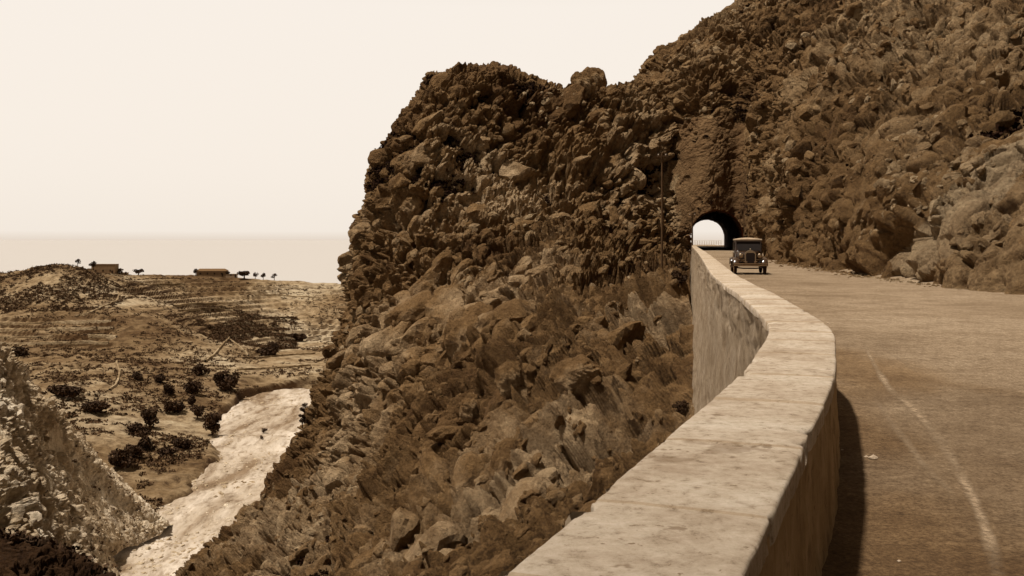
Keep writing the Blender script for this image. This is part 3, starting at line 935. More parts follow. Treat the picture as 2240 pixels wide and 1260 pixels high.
NL, NU, NN = facing(GL), facing(GU), facing(GN)
def sel_l(p):
    px, py = project(p)
    return (p[:, 1] > 12) & (p[:, 0] < x_at(WC, p[:, 1]) - WWID - 1.2) & (py < 1350) & (py > 185) & ~in_tunnel(p, 1.5) & (px < 1452 + 53 * (py > 600))
def sel_u(p):
    px, py = project(p)
    return (p[:, 1] > 8) & (p[:, 2] > 1.5) & (px < 2400) & (py > -60) & ~in_tunnel(p, 1.5) & ((px > 1634) | (py < 185 + (1640 - px) * .6)) & (p[:, 1] < 230) & ~((p[:, 1] < 70) & (px > 1965) & (np.abs((px - 1975) * .68 - (585 - py) * .73) < 26))
rubble('rubble', GL, NL, 5500, .25, 1.0, 1.6, 51, sel_l, M['rubble'], 'broken limestone blocks and loose stones covering the great cliff', sub=2, sink=.5, round_=.5)
rubble('rubble', GL, NL, 260, 1.0, 2.2, 1.8, 62, sel_l, M['cliff'], 'larger limestone blocks standing out of the great cliff', sub=3, sink=.65, round_=.8)
def sel_low(p):
    px, py = project(p)
    return sel_l(p) & (py > 600) & (px > 860)
rubble('rubble', GL, NL, 170, 1.2, 3.2, 1.5, 57, sel_low, M['cliff'], 'massive rounded limestone blocks in the lower half of the great cliff', sub=3, sink=.55, round_=1)
rubble('rubble', GU, NU, 6000, .24, 1.0, 1.6, 53, sel_u, M['rubble'], 'broken limestone blocks and loose stones covering the mountain over the road', sub=2, sink=.5, round_=.5)
rubble('rubble', GU, NU, 260, .8, 2.0, 1.8, 54, sel_u, M['mountain'], 'larger limestone blocks standing out of the mountain over the road', sub=2, sink=.45)
rubble('rubble', GN, NN, 700, .3, 1.8, 1.6, 55, lambda p: p[:, 1] > 80, M['bank'], 'pale broken rocks strewn over the bank across the gorge', sub=2, sink=.75, round_=.6)
NR = np.tile(np.array([0, 0, 1.0]), GR.shape[:2] + (1,))
rubble('rubble', GR, NR, 2600, .2, .9, 2.0, 58, lambda p: (p[:, 1] > 180) & (p[:, 1] < 400) & (p[:, 0] < -10), M['bank'], 'pale stones scattered over the dry river bed', sub=1, sink=.2)
# stones along the foot of the road cut
rs_ = np.random.RandomState(8); yy = rs_.uniform(9, 120, 5000) ** 1.0; off = np.abs(rs_.normal(0, .55, 5000))
fp = np.stack([x_at(RIGHT, yy) + .9 - off, yy, np.zeros(5000)], 1)[None]
rubble('rubble', fp, np.tile(np.array([0, 0, 1.0]), (1, 5000, 1)), 2600, .05, .30, 1.8, 56, lambda p: p[:, 1] > 0, M['rubble'], 'small stones fallen along the foot of the road cutting', sub=1, sink=.1)

def hit(G, px, py, r=0):
    """point of a built surface that shows at this photo pixel (nearest one)"""
    u, v = project(G)
    e = (u - px) ** 2 + (v - py) ** 2
    m = e.min()
    cand = np.argwhere(e <= max(m, 9.0))
    best = min(cand, key=lambda c: G[c[0], c[1], 1])
    return G[best[0], best[1]]

# ------------------------------------------------------------------ foliage
def leaf_cloud(rs, centres, radii, n_per, size):
    """small leaf-clump quads spread through ellipsoids"""
    V = []
    for (c, r) in zip(centres, radii):
        u = rs.normal(size=(n_per, 3)); u /= np.linalg.norm(u, axis=1, keepdims=True)
        rad = rs.uniform(.45, 1.05, (n_per, 1)) ** .6
        p = np.array(c) + u * rad * np.array(r)
        a = rs.normal(size=(n_per, 3)); a /= np.linalg.norm(a, axis=1, keepdims=True)
        b = np.cross(a, rs.normal(size=(n_per, 3))); b /= np.linalg.norm(b, axis=1, keepdims=True)
        s = size * rs.uniform(.6, 1.4, (n_per, 1))
        V.append(np.stack([p - a * s - b * s * .6, p + a * s - b * s * .6, p + a * s * .8 + b * s * .6, p - a * s * .8 + b * s * .6], 1))
    V = np.concatenate(V).reshape(-1, 3)
    return V, np.arange(len(V)).reshape(-1, 4)

def make_tree(name, seed, wd, ht, trunk_h, label, cat, group, mat='leaf', lobes=9, n=70, loc=(0, 0, 0), lean=0.0):
    rs = np.random.RandomState(seed)
    t = empty(name, tuple(float(v) for v in loc), rs.uniform(0, 6))
    tag(t, label, cat, group)
    mb = MB()
    mb.tube([(0, 0, -.4), (lean * .3, .05, trunk_h * .5), (lean * .6, 0, trunk_h), (lean, 0, ht * .65)], [.05 * wd + .03, .04 * wd + .02, .032 * wd + .02, .02], 7)
    cs, rr = [], []
    for k in range(lobes):
        a = rs.uniform(0, 6.28); q = rs.uniform(.05, .36) * wd
        z = trunk_h + (ht - trunk_h) * rs.uniform(.15, .80)
        cs.append((math.cos(a) * q + lean, math.sin(a) * q, z))
        r = wd * rs.uniform(.15, .26)
        rr.append((r, r, min(r * .8, (ht - trunk_h) * .35)))
        mb.tube([(lean * .6, 0, trunk_h * .85), (cs[-1][0] * .6, cs[-1][1] * .6, (z + trunk_h) / 2), cs[-1]], [.02 * wd, .014 * wd, .006 * wd], 5, False)
    mb.build('trunk', M['bark'], t)
    V, Fc = leaf_cloud(rs, cs, rr, n, wd * .045)
    mesh_np('crown', V, Fc, M[mat], t)
    return t

# olive trees in the valley: px, py of crown centre, width px, height px, label
TREES = [
 (441, 811, 37, 22, 'small dark olive tree at the foot of the pale ridge, above the widest crown'),
 (493, 836, 56, 36, 'widest and darkest olive crown, standing alone near the head of the river bed'),
 (424, 850, 44, 24, 'dark olive tree just left of and below the widest crown'),
 (371, 853, 30, 20, 'small bushy olive tree at the left end of the middle row'),
 (420, 876, 26, 22, 'little round olive tree between the middle row and the river bank'),
 (384, 890, 48, 28, 'broad olive tree left of the little round one'),
 (432, 902, 36, 26, 'olive tree leaning over the pale river bank, upper one of the bank clump'),
 (464, 930, 48, 46, 'tall dark olive tree on the very edge of the river bed'),
 (327, 916, 46, 36, 'round dark olive crown on the open slope left of the bank clump'),
 (303, 942, 52, 20, 'low wide olive tree just below the round crown on the slope'),
 (350, 828, 36, 16, 'low grey bush-like olive tree beneath the pale ridge'),
 (302, 822, 26, 13, 'tiny olive tree at the upper left of the grove'),
 (319, 973, 44, 24, 'dark olive tree behind the large lower pair'),
 (398, 972, 42, 20, 'flat-topped olive tree nearest the bend of the river bank'),
 (290, 988, 46, 30, 'dark olive tree, upper of the lower left pair'),
 (268, 1010, 58, 34, 'large dark olive tree lowest in the grove, beside the pale rocky bank'),
 (368, 987, 44, 14, 'row-like low olive tree between the lower pair and the flat-topped one'),
 (210, 893, 56, 20, 'sprawling dark tree in the hollow behind the rocky bank'),
 (140, 858, 66, 20, 'long dark thicket tree directly behind the crest of the rocky bank'),
 (600, 757, 26, 18, 'dark tree at the bottom of the side valley, left one of two'),
 (590, 770, 50, 16, 'dark spreading tree at the mouth of the side valley'),
 (655, 738, 34, 16, 'tree on the terraces close to the great cliff'),
 (36, 770, 44, 16, 'dark bushy tree under the lowest pale terrace at the left'),
]
for i, (px, py, wp, hp, lab) in enumerate(TREES):
    g = hit(GV, px, py + hp * .42)
    d = g[1]
    wd, ht = wp * d / F * 1.05, hp * d / F * 1.15
    make_tree('olive_tree', 100 + i, wd, max(ht, 1.2), ht * .16, lab, 'tree', 'olive trees in the valley', n=90, lobes=10 if wp < 40 else 14, loc=(g[0], d, g[2] - .1))

RIM = [
 (171, 595, 15, 12, 'small tree on the skyline just left of the boxy house'),
 (204, 597, 20, 16, 'tree pressed against the left end of the boxy house'),
 (262, 602, 26, 9, 'low pale tree right of the boxy house on the skyline'),
 (303, 601, 26, 9, 'low bushes like a small hedge between the two houses'),
 (428, 601, 14, 12, 'small tree at the left gable of the low wide house'),
 (500, 606, 14, 10, 'small tree at the right end of the low wide house'),
 (534, 605, 36, 14, 'round dark tree on the skyline, largest one right of the houses'),
 (558, 605, 14, 11, 'thin tree directly right of the round skyline tree'),
 (575, 605, 15, 11, 'thin tree second from the right on the skyline'),
 (600, 607, 15, 12, 'thin wispy tree standing alone furthest right on the skyline'),
]
for i, (px, py, wp, hp, lab) in enumerate(RIM):
    col = GV[(GV[:, 0, 1] > 560) & (GV[:, 0, 1] < 700)]
    j = np.argmin(np.abs(pxs - px)); cc = col[:, j]
    k = np.argmin(project(cc)[1]); g = cc[k]; d = g[1]
    wd, ht = wp * d / F, (hp + 4) * d / F
    make_tree('skyline_tree', 200 + i, wd, ht, ht * .38, lab, 'tree', 'trees on the skyline by the houses', n=60, lobes=7, loc=(g[0], d, g[2] - .2))

# two bushes out on the gravel
for i, (px, py, wp, hp, lab) in enumerate([(577, 941, 17, 12, 'upper of two small dark bushes out on the pale river bed'), (572, 957, 11, 9, 'lower of two small dark bushes out on the pale river bed')]):
    d = (CZ - RZ) * F / (py + hp / 2 - HY)
    g = at(px, py, d)
    make_tree('river_bush', 300 + i, wp * d / F, hp * d / F * 1.2, .2, lab, 'bush', None, n=60, lobes=6, loc=(g[0], d, RZ - .2))

# bushes hugging the left edge of the cliff
for i, (px, py, wp, lab) in enumerate([(648, 885, 22, 'dark bush clinging to the cliff edge above the river bed'), (645, 915, 24, 'rounder dark bush lower down the cliff edge against the river bed'),
                                       (1490, 602, 46, 'dark bush in the hollow beside the retaining wall'), (1486, 893, 34, 'dark bush low down beside the foot of the retaining wall')]):
    g = hit(GL, px, py); s = wp * g[1] / F
    make_tree('cliff_bush', 320 + i, s, s * 1.1, .1, lab, 'bush', None, n=90, lobes=9, loc=(g[0], g[1] - .3, g[2] - s * .45))

# low scrub: nobody could count it
def scrub(name, G, count, size, seed, sel, mat='leaf_grey', per=9, hollow=None):
    rs = np.random.RandomState(seed)
    pts = G.reshape(-1, 3); ok = sel(pts)
    if hollow is not None:
        ok &= hollow.ravel() < np.percentile(hollow, 20)
        pts = pts + facing(G).reshape(-1, 3) * .22
    pts = pts[ok]
    wgt = pts[:, 1] ** 0
    keep = fbm(pts, 14, 3, seed) > -.15
    pts = pts[keep]
    p = pts[rs.randint(0, len(pts), count)]
    V = []
    s = size * rs.uniform(.5, 1.5, (count, 1))
    for k in range(per):
        off = rs.normal(size=(count, 3)) * s * [.55, .55, .3]; off[:, 2] = np.abs(off[:, 2])
        c = p + off
        a = rs.normal(size=(count, 3)); a /= np.linalg.norm(a, axis=1, keepdims=True)
        b = np.cross(a, rs.normal(size=(count, 3))); b /= np.linalg.norm(b, axis=1, keepdims=True)
        q = s * .38
        V.append(np.stack([c - a * q - b * q * .6, c + a * q - b * q * .5, c + a * q * .7 + b * q * .6, c - a * q * .8 + b * q * .6], 1))
    V = np.concatenate(V).reshape(-1, 3)
    o = mesh_np(name, V, np.arange(len(V)).reshape(-1, 4), M[mat])
    return tag(o, None, None, None, 'stuff')
tag(scrub('hill_scrub', GV, 5500, .8, 15, lambda p: (p[:, 1] > 525) & (p[:, 1] < 600) & (p[:, 0] < -215)), 'dark scrub thick on the round hill at the far left', 'scrub')
tag(scrub('slope_scrub', GV, 4500, .8, 16, lambda p: (p[:, 1] > 510) & (p[:, 1] < 600) & (p[:, 0] / p[:, 1] > (430 - HX) / F) & (p[:, 0] / p[:, 1] < (650 - HX) / F)), 'dark scrub on the dark slope above the small knoll', 'scrub')
def not_river(p): return (p[:, 0] < river_left(p[:, 1]) - 3) | (p[:, 1] > 415)
tag(scrub('valley_scrub', GV, 15000, .70, 5, lambda p: (p[:, 1] > 215) & (p[:, 1] < 690) & not_river(p)), 'low dark scrub dotted over the valley slopes', 'scrub')
tag(scrub('bank_scrub', GN, 300, .4, 6, lambda p: p[:, 1] > 110), 'small dark scrub tufts among the rocks of the pale bank', 'scrub')
tag(scrub('shoulder_scrub', GS, 1600, .5, 7, lambda p: p[:, 1] > 60, 'leaf', 12), 'dense dark scrub covering the shaded shoulder at the lower left', 'scrub')
tag(scrub('cliff_shade_scrub', GL, 6500, .36, 8, lambda p: (p[:, 1] > 30) & (p[:, 0] < x_at(WC, p[:, 1]) - 1.6), 'leaf_shade', 16, HOLLOW['cliff']), 'small dark tufts of scrub added as shade in the cracks of the great cliff', 'scrub')  # tufts set in hollows to stand in for crevice shade
def low_cliff(p):
    px, py = project(p)
    return (p[:, 1] > 22) & (p[:, 0] < x_at(WC, p[:, 1]) - 1.6) & (py > 590) & (py < 1300) & (px > 400)
tag(scrub('gully_shade_scrub', GL, 5000, .34, 18, low_cliff, 'leaf_shade', 16, HOLLOW['cliff']), 'dark scrub added as shade in the gullies low on the great cliff', 'scrub')  # more dark tufts added to deepen shade in the lower gaps
tag(scrub('mountain_shade_scrub', GU, 4200, .30, 9, lambda p: (p[:, 2] > 5) & (p[:, 1] > 30) & (p[:, 1] < 215), 'leaf_shade', 14, HOLLOW['mountain']), 'small dark tufts of scrub added as shade in the hollows of the mountain above the road', 'scrub')  # dark tufts darken the mountain's hollows like shade

# ------------------------------------------------------------------ boulders
def boulder(px, py, wp, hp, lab, seed, G, sink=.25, mat='cliff', tilt=0):
    g = hit(G, px, py); d = g[1]
    n = 26
    th = np.linspace(0, math.pi, n); ph = np.linspace(0, 2 * math.pi, 2 * n)
    S = np.stack([np.sin(th)[:, None] * np.cos(ph)[None], np.sin(th)[:, None] * np.sin(ph)[None], np.cos(th)[:, None] * np.ones(2 * n)[None]], -1)
    w_, h_ = wp * d / F / 2, hp * d / F / 2
    S = S + 0
    hh, tt, e, b = cells(S + seed * 3.1, .75, seed)
    r = .88 + (1 - np.exp(-(e / .12) ** 1.6)) * (.16 * (hh + .5) + .40 * tt) + .10 * fbm(S + seed, .5, 4, seed)
    S = S * r[..., None] * np.array([w_, w_ * .8, h_])
    c, s = math.cos(tilt), math.sin(tilt)
    S = np.stack([S[..., 0] * c - S[..., 2] * s, S[..., 1], S[..., 0] * s + S[..., 2] * c], -1)
    o = mesh_np('boulder', S, grid_faces(n, 2 * n), M[mat])
    o.location = (g[0], g[1] + w_ * sink, g[2])
    return tag(o, lab, 'boulder')
boulder(1118, 1025, 100, 130, 'big smooth rounded boulder low on the slope, midway between gorge and wall', 3, GL, .1, tilt=-.3)
boulder(1262, 820, 120, 90, 'broad dark-fronted boulder jutting out in the middle of the cliff', 5, GL, .1, tilt=.3)
boulder(1040, 750, 130, 180, 'large pale domed rock mass in the middle of the cliff', 8, GL, .5, tilt=-.4)
boulder(1115, 830, 70, 80, 'pale rounded boulder below the domed rock mass', 9, GL, .2)
boulder(945, 990, 60, 60, 'single pale boulder on the lower cliff left of the big smooth one', 11, GL, .1)
boulder(1030, 890, 54, 70, 'upright egg-shaped boulder with dark cracks around it', 12, GL, .1, tilt=-.2)
boulder(900, 455, 58, 62, 'rounded block on the upper left of the cliff face', 14, GL, .1)
boulder(1290, 152, 56, 78, 'knobbly rock tower standing up from the crest between the two summits', 15, GL, -.2, tilt=.0)
boulder(1275, 185, 60, 70, 'ragged base block under the rock tower on the crest', 16, GL, .0, tilt=.3)

# ------------------------------------------------------------------ houses on the far plateau
def rim_point(px, dmin=560, dmax=700):
    j = np.argmin(np.abs(pxs - px)); col = GV[(GV[:, 0, 1] > dmin) & (GV[:, 0, 1] < dmax)][:, j]
    return col[np.argmin(project(col)[1])]
def house(px, wp, hp, depth, flat, label, wall_m, n_win, rz=.05, ox=None):
    g = rim_point(px); d = g[1]
    wd, ht = wp * d / F, hp * d / F
    e = empty('house', (float(g[0]), float(d - 1), float(g[2] - .8)), rz)
    tag(e, label, 'house')
    mb = MB(); mb.box(-wd / 2, wd / 2, 0, depth, 0, ht + .8); mb.build('wall', M[wall_m], e)
    mb = MB()
    if flat:
        mb.box(-wd / 2 - .15, wd / 2 + .15, -.15, depth + .15, ht + .803, ht + 1.05)
    else:
        z = ht + .803; r = ht * .45
        mb.add([(-wd / 2 - .4, -.4, z), (wd / 2 + .4, -.4, z), (wd / 2 + .4, depth + .4, z), (-wd / 2 - .4, depth + .4, z), (-wd / 2 + 1.5, depth / 2, z + r), (wd / 2 - 1.5, depth / 2, z + r)],
               [(0, 1, 5, 4), (2, 3, 4, 5), (1, 2, 5), (3, 0, 4), (0, 3, 2, 1)])
    mb.build('roof', M['houseroof'], e)
    for k in range(n_win):
        x = -wd / 2 + wd * (k + .6) / (n_win + .2)
        mb = MB(); mb.box(x - .5, x + .5, -.06, .1, 1.6 + .3, 1.6 + 1.5); mb.build('window', M['dark_opening'], e)
    mb = MB(); mb.box(wd * .36, wd * .36 + 1.1, -.06, .1, .5, 2.7); mb.build('door', M['dark_opening'], e)
    return e
house(226, 50, 19, 8, True, 'boxy flat-roofed brown house on the skyline at the left', 'housewall', 3)
house(462, 64, 11, 8, False, 'low wide house with a pitched roof on the skyline right of centre of the plateau', 'housewall', 4)
house(505, 22, 6, 5, True, 'small pale outbuilding at the right end of the low wide house', 'housewall_pale', 1)
house(268, 18, 3.5, 5, True, 'small pale hut just right of the boxy house', 'housewall_pale', 1)

# ------------------------------------------------------------------ terrace walls and the light track walls in the valley
def ground_path(pts, n=18):
    """photo polyline -> points on the valley surface"""
    q = np.array(pts, float); c = catmull(q, n)
    out = np.array([hit(GV, a, b) for a, b in c])
    k = np.array([.25, .5, .25]); 
    for _ in range(3):
        for ax in range(3):
            out[1:-1, ax] = np.convolve(out[:, ax], k, 'valid')
    return out
def stone_wall(pts, h, th, label, seed, mat='drystone', name='terrace_wall'):
    c = ground_path(pts)
    tg = np.gradient(c[:, :2], axis=0); tg /= np.linalg.norm(tg, axis=1, keepdims=True) + 1e-9
    nn = np.stack([-tg[:, 1], tg[:, 0]], 1)
    pr = [(-th, -1.0), (-th * .8, 0.0), (-th * .6, h * .9), (-th * .3, h), (th * .3, h), (th * .6, h * .9), (th * .8, 0), (th, -1.0)]
    P = np.zeros((len(c), len(pr), 3))
    for k, (o_, z_) in enumerate(pr):
        P[:, k, :2] = c[:, :2] + nn * o_; P[:, k, 2] = c[:, 2] + z_
    P += .10 * np.stack([fbm(P, 1.1, 2, seed + 1), fbm(P, 1.1, 2, seed + 2), fbm(P, 1.3, 2, seed + 3)], -1) * [1, 1, 1.6]
    base = c[len(c) // 2]
    o = mesh_np(name, P - base, grid_faces(*P.shape[:2]), M[mat])
    o.location = tuple(float(v) for v in base)
    return tag(o, label, 'wall', 'dry stone walls on the far slopes')
WALLS = [
 ([(-40, 708), (60, 706), (150, 704), (245, 701)], 1.1, 'topmost of the long pale terrace walls at the left'),
 ([(-40, 722), (60, 720), (150, 719), (248, 716)], 1.0, 'second from the top of the long pale terrace walls at the left'),
 ([(-40, 738), (60, 737), (150, 736), (256, 737)], 1.3, 'third from the top of the long pale terrace walls at the left, the brightest one'),
 ([(-40, 752), (60, 751), (150, 750), (240, 751)], 1.0, 'lowest of the long pale terrace walls at the left'),
 ([(165, 690), (195, 684), (225, 670), (255, 658), (262, 640)], 1.0, 'light wall bending up between the round hill and the pale ridge'),
 ([(380, 668), (430, 665), (500, 667)], 1.0, 'short light terrace wall high in the side valley, upper one'),
 ([(390, 678), (440, 676), (510, 678)], 1.0, 'short light terrace wall high in the side valley, lower one'),
 ([(270, 618), (350, 621), (430, 624)], 1.0, 'terrace wall just below the skyline between the houses'),
 ([(560, 645), (620, 646), (700, 650)], 1.0, 'terrace wall high on the right close to the great cliff'),
 ([(450, 790), (470, 775), (490, 752), (502, 740)], 1.3, 'pale wall climbing steeply to the tip of the small knoll'),
 ([(504, 742), (525, 758), (545, 778)], 1.3, 'pale wall running down right from the tip of the small knoll'),
 ([(560, 782), (620, 776), (690, 772)], 1.1, 'terrace wall on the flat ground right of the knoll'),
 ([(520, 808), (600, 804), (680, 798)], 1.1, 'terrace wall nearest the head of the river bed'),
 ([(255, 790), (262, 815), (255, 840), (240, 852)], 1.0, 'short curved pale wall above the olive grove'),
]
for i, (pts, h, lab) in enumerate(WALLS):
    stone_wall(pts, h * .75, .55, lab, 400 + i, 'wallstone')

# ------------------------------------------------------------------ telegraph poles
def pole(px, py_top, py_foot, d, r, label, arms):
    f = at(px, py_foot, d); t_ = at(px, py_top, d)
    h = float(t_[2] - f[2])
    e = empty('telegraph_pole', tuple(map(float, f)))
    tag(e, label, 'pole')
    mb = MB(); mb.tube([(0, 0, -1.2), (0.02, 0, h * .5), (0, 0, h)], [r * 1.25, r * 1.05, r * .8], 10); mb.build('shaft', M['wood'], e)
    for k in range(arms):
        z = h - .35 - .45 * k
        mb = MB(); mb.box(-.45, .45, -.05 - r, .05 - r, z - .05, z + .05); a = mb.build('crossarm', M['wood'], e)
        for s in (-1, 1):
            mb = MB(); mb.lathe((s * .36, -r, z + .05), (0, 0, 1), [(0, .02), (.06, .045), (.12, .05), (.17, .02)], 8); mb.build('insulator', M['insulator'], a)
    return e
pole(1448, 334, 585, 96, .10, 'tall thin telegraph pole rising from the rocks left of the tunnel', 1)
pole(1514, 466, 545, 140, .11, 'shorter post at the left edge of the tunnel mouth', 1)

# ------------------------------------------------------------------ railing beyond the tunnel
e = empty('railing', (37, 262, 0)); tag(e, 'pale post railing seen in the light beyond the far end of the tunnel', 'railing')
for k in range(30):
    x = k * .62
    mb = MB(); mb.box(x - .05, x + .05, -.05, .05, -.3, 1.30, .005); mb.build('post', M['rail'], e)
for z in (.62, 1.2):
    mb = MB(); mb.box(-.3, 18.3, .052, .10, z, z + .07); mb.build('rail', M['rail'], e)
mb = MB(); mb.box(20, 60, 225, 320, -30, -.06); tag(mb.build('headland', M['mountain']), kind='structure')

# ------------------------------------------------------------------ loose stones on the road
def stone(px, py, s, seed, label, flat=.55):
    d = CZ * F / (py - HY); g = at(px, py, d)
    rs = np.random.RandomState(seed)
    mb = MB(); n = 9; secs = []
    for i in range(6):
        t_ = i / 5; r = math.sin(math.pi * min(max(t_, .06), .94)) * s
        secs.append([(math.cos(2 * math.pi * k / n) * r * rs.uniform(.75, 1.25), math.sin(2 * math.pi * k / n) * r * .7 * rs.uniform(.75, 1.2), t_ * s * flat * 2 * rs.uniform(.85, 1.1)) for k in range(n)])
    mb.loft(secs); o = mb.build('loose_stone', M['stone']); o.location = (float(g[0]), float(g[1]), -.005)
    return tag(o, label, 'stone')
stone(1910, 1005, .038, 1, 'largest pale loose stone on the dark part of the road near the wall')
stone(1895, 1001, .020, 2, 'small stone touching the left side of the largest loose stone')
stone(1831, 972, .026, 3, 'pale loose stone lying at the foot of the parapet')
stone(1967, 1228, .012, 4, 'tiny white pebble on the road at the bottom of the view')
stone(1812, 709, .035, 5, 'small pale stone on the road beside the bend of the parapet')
stone(1842, 985, .014, 6, 'chip of stone between the parapet foot and the largest loose stone')

# ------------------------------------------------------------------ the motor car
def make_car():
    fx, fy = 11.40, 47.6
    d = np.array([11.5, 48]) ; rz = math.radians(-9.6)
    e = empty('vintage_car', (fx, fy, 0.0), rz)
    tag(e, 'dark boxy vintage car with a pale roof driving away from the tunnel mouth', 'car')
    # local: -y = towards the viewer (front axle near y 0.35), +y = rear
    mb = MB()   # hood, from the radiator to the cowl
    def sec(y, w_, z0, z1, r=.12):
        pts = []
        for k in range(9):
            a = math.pi * k / 8
            ca, sa = math.cos(a), math.sin(a)
            pts.append((w_ * (abs(ca) ** .45) * (1 if ca > 0 else -1), y, z1 - r + r * (sa ** .8) if sa > 1e-6 else z1 - r))
        return [(w_, y, z0)] + pts + [(-w_, y, z0)]
    mb.loft([sec(.10, .27, .62, 1.10), sec(.6, .34, .60, 1.12), sec(1.15, .44, .58, 1.14), sec(1.32, .55, .56, 1.14)])
    hood = mb.build('hood', M['paint_light'], e, smooth=False, bevel=.01)
    for s in (-1, 1):
        mb = MB()
        for k in range(9):
            y = .35 + k * .075; x = s * (.30 + .105 * (y - .1) / 1.05 + .02)
            mb.box(x - .006, x + .006, y, y + .03, .72, .92)
        mb.build('louvres', M['grille'], hood)
    # radiator
    mb = MB(); mb.loft([[(x, y, z) for x, z in [(.26, .55), (.27, .98), (.22, 1.08), (.11, 1.15), (0, 1.17), (-.11, 1.15), (-.22, 1.08), (-.27, .98), (-.26, .55)]] for y in (0.0, .11)])
    shell = mb.build('radiator_shell', M['chrome'], e, bevel=.012)
    mb = MB(); mb.loft([[(x, y, z) for x, z in [(.205, .62), (.21, .98), (.16, 1.04), (-.16, 1.04), (-.21, .98), (-.205, .62)]] for y in (-.012, .02)])
    mb.build('radiator_core', M['grille'], shell)
    mb = MB(); mb.lathe((0, .05, 1.16), (0, 0, 1), [(0, .02), (.03, .035), (.06, .03), (.10, .008)], 10); mb.build('radiator_cap', M['chrome'], shell)
    # cab
    mb = MB()
    def cab(y, w_, z0, z1):
        return [(w_, y, z0), (w_ + .01, y, (z0 + z1) / 2), (w_ - .02, y, z1 - .12), (w_ - .07, y, z1 - .03), (w_ - .16, y, z1), (-w_ + .16, y, z1), (-w_ + .07, y, z1 - .03), (-w_ + .02, y, z1 - .12), (-w_ - .01, y, (z0 + z1) / 2), (-w_, y, z0)]
    mb.loft([cab(1.32, .60, .50, 1.10), cab(1.40, .64, .48, 1.13), cab(1.44, .645, .48, 1.66), cab(2.2, .66, .48, 1.69), cab(3.15, .66, .48, 1.67), cab(3.38, .62, .50, 1.52), cab(3.45, .58, .55, 1.2)])
    body = mb.build('body', M['paint'], e, bevel=.012)
    mb = MB()
    mb.loft([[(-.64 + t * 1.28, y, 1.672 + .075 * math.sin(math.pi * t) * s_ + .03 * s_) for t in np.linspace(0, 1, 11)] + [(.65, y, 1.64), (-.65, y, 1.64)] for y, s_ in ((1.20, .35), (1.32, .9), (2.2, 1.0), (3.1, .95), (3.38, .3))])
    mb.build('roof', M['roofcloth'], e, bevel=.01)
    mb = MB(); mb.box(-.63, .63, 1.16, 1.42, 1.585, 1.635); mb.build('sun_visor', M['paint'], e, bevel=.01)
    mb = MB(); mb.box(-.56, .56, 1.425, 1.445, 1.15, 1.575); ws = mb.build('windscreen', M['glass'], e)
    mb = MB()
    mb.box(-.60, .60, 1.405, 1.43, 1.575, 1.60); mb.box(-.60, .60, 1.405, 1.43, 1.125, 1.15); mb.box(-.60, -.56, 1.405, 1.43, 1.15, 1.575); mb.box(.56, .60, 1.405, 1.43, 1.15, 1.575)
    mb.build('windscreen_frame', M['paint'], ws)
    for s in (-1, 1):
        for (y0, y1) in ((1.56, 2.20), (2.30, 2.92)):
            dm = MB(); dm.box(min(s * .668, s * .676), max(s * .668, s * .676), y0 - .05, y1 + .05, .55, 1.14)
            dr = dm.build('door', M['paint'], e, bevel=.006)
            gm = MB(); gm.box(min(s * .640, s * .672), max(s * .640, s * .672), y0, y1, 1.16, 1.52); gm.build('window', M['glass'], dr)
            hm = MB(); hm.tube([(s * .70, y1 - .06, 1.02), (s * .70, y1 + .02, 1.02)], .012, 6); hm.build('handle', M['chrome'], dr)
    # fenders: arched sheets
    def fender(cx, cy, w_, R, a0, a1, tail=None):
        mb = MB(); secs = []
        angs = np.linspace(a0, a1, 15)
        path = [(cy + R * -math.cos(a), .36 + R * math.sin(a)) for a in angs]
        if tail: path += tail
        for (y, z) in path:
            q = []
            for t_ in np.linspace(-1, 1, 7): q.append((cx + t_ * w_ / 2, y, z - .05 * t_ * t_))
            for t_ in np.linspace(1, -1, 7): q.append((cx + t_ * w_ / 2 * .97, y, z - .05 * t_ * t_ - .018))
            secs.append(q)
        mb.loft(secs); return mb
    for s in (-1, 1):
        fender(s * .665, .38, .30, .46, math.radians(12), math.radians(120), [(.80, .60), (1.05, .42), (1.2, .345)]).build('front_fender', M['paint_light'], e, True)
        fender(s * .69, 3.02, .27, .44, math.radians(30), math.radians(165)).build('rear_fender', M['paint'], e, True)
        mb = MB(); mb.box(min(s * .60, s * .83), max(s * .60, s * .83), 1.12, 2.66, .30, .335); mb.build('running_board', M['tyre'], e, bevel=.008)
        # headlamps
        mb = MB(); mb.lathe((s * .44, .10, .90), (0, -1, 0), [(-.16, .02), (-.13, .07), (-.05, .11), (.03, .125), (.055, .125), (.05, .112)], 18)
        hl = mb.build('headlight', M['paint'], e, True)
        mb = MB(); mb.lathe((s * .44, .10, .90), (0, -1, 0), [(.045, .112), (.058, .105), (.070, .06), (.074, .0)], 18); mb.build('lens', M['chrome'], hl, True)
        mb = MB(); mb.tube([(s * .44, .12, .80), (s * .46, .16, .66)], .016, 6); mb.build('stalk', M['paint'], hl)
    mb = MB(); mb.tube([(-.62, .14, .70), (0, .12, .735), (.62, .14, .70)], .016, 8); mb.build('lamp_bar', M['chrome'], e)
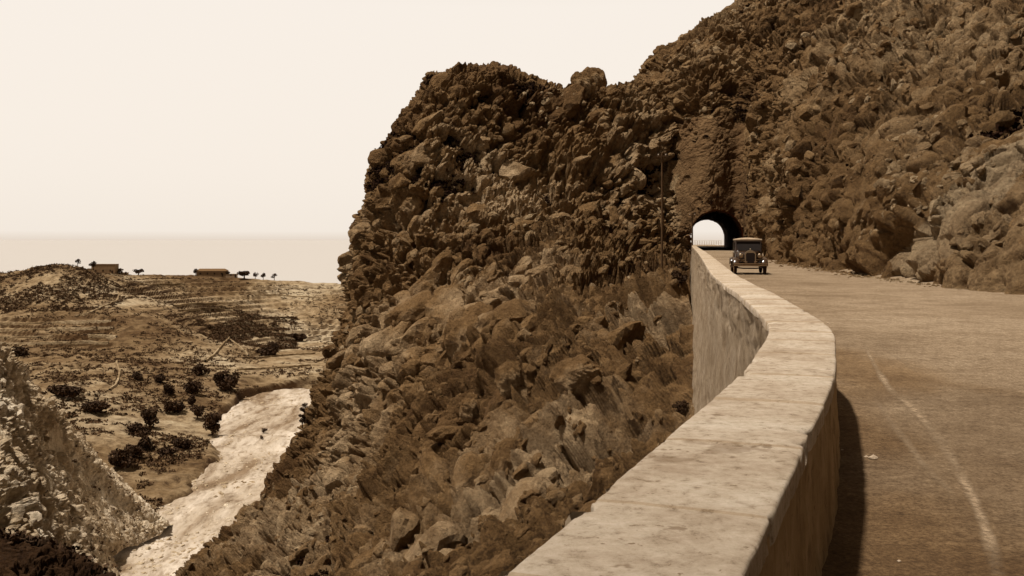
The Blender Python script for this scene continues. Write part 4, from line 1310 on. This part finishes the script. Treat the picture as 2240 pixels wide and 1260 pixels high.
    # wheels
    for (cx, cy) in ((-.69, .38), (.69, .38), (-.70, 3.02), (.70, 3.02)):
        s = 1 if cx > 0 else -1
        wh = empty('wheel', (cx, cy, .365)); wh.parent = e
        mb = MB(); mb.lathe((0, 0, 0), (s, 0, 0), [(-.06, .255), (-.07, .30), (-.062, .345), (-.03, .365), (.03, .365), (.062, .345), (.07, .30), (.06, .255)], 26); mb.build('tyre', M['tyre'], wh)
        mb = MB(); mb.lathe((0, 0, 0), (s, 0, 0), [(.058, .258), (.075, .25), (.072, .225), (.060, .22)], 26)
        for k in range(12):
            a = 2 * math.pi * k / 12
            mb.tube([(s * .068, 0, 0), (s * .070, math.cos(a) * .235, math.sin(a) * .235)], .014, 5, False)
        mb.lathe((0, 0, 0), (s, 0, 0), [(.05, .06), (.10, .055), (.115, .02)], 12)
        mb.build('rim', M['rim'], wh)
    # bumper, axle, springs, plate, horn
    mb = MB()
    for z in (.42, .50):
        mb.loft([[(x, -.18 - .05 * (1 - (x / .78) ** 2), z), (x, -.16 - .05 * (1 - (x / .78) ** 2), z), (x, -.16 - .05 * (1 - (x / .78) ** 2), z + .045), (x, -.18 - .05 * (1 - (x / .78) ** 2), z + .045)] for x in np.linspace(-.78, .78, 13)])
    bmp = mb.build('bumper', M['rim'], e)
    mb = MB()
    for s in (-1, 1):
        mb = MB(); mb.tube([(s * .36, -.19, .465), (s * .36, .0, .46), (s * .36, .3, .46)], .02, 6); mb.build('bumper_bracket', M['paint'], bmp)
    mb = MB(); mb.tube([(-.66, .38, .33), (-.3, .38, .29), (.3, .38, .29), (.66, .38, .33)], .03, 8); mb.build('axle', M['tyre'], e)
    mb = MB(); mb.tube([(-.66, 3.02, .36), (.66, 3.02, .36)], .045, 8); mb.build('axle', M['tyre'], e)
    mb = MB(); mb.box(-.16, .16, -.215, -.20, .555, .655); mb.build('number_plate', M['grille'], e)
    mb = MB(); mb.box(-.34, .34, .02, .10, .46, .60); mb.box(-.40, .40, .1, 3.3, .44, .52); mb.build('chassis', M['tyre'], e)
    mb = MB(); mb.box(-.31, .31, -.03, .012, .595, .64); mb.build('apron_rail', M['rim'], e, bevel=.006)
    return e
make_car()
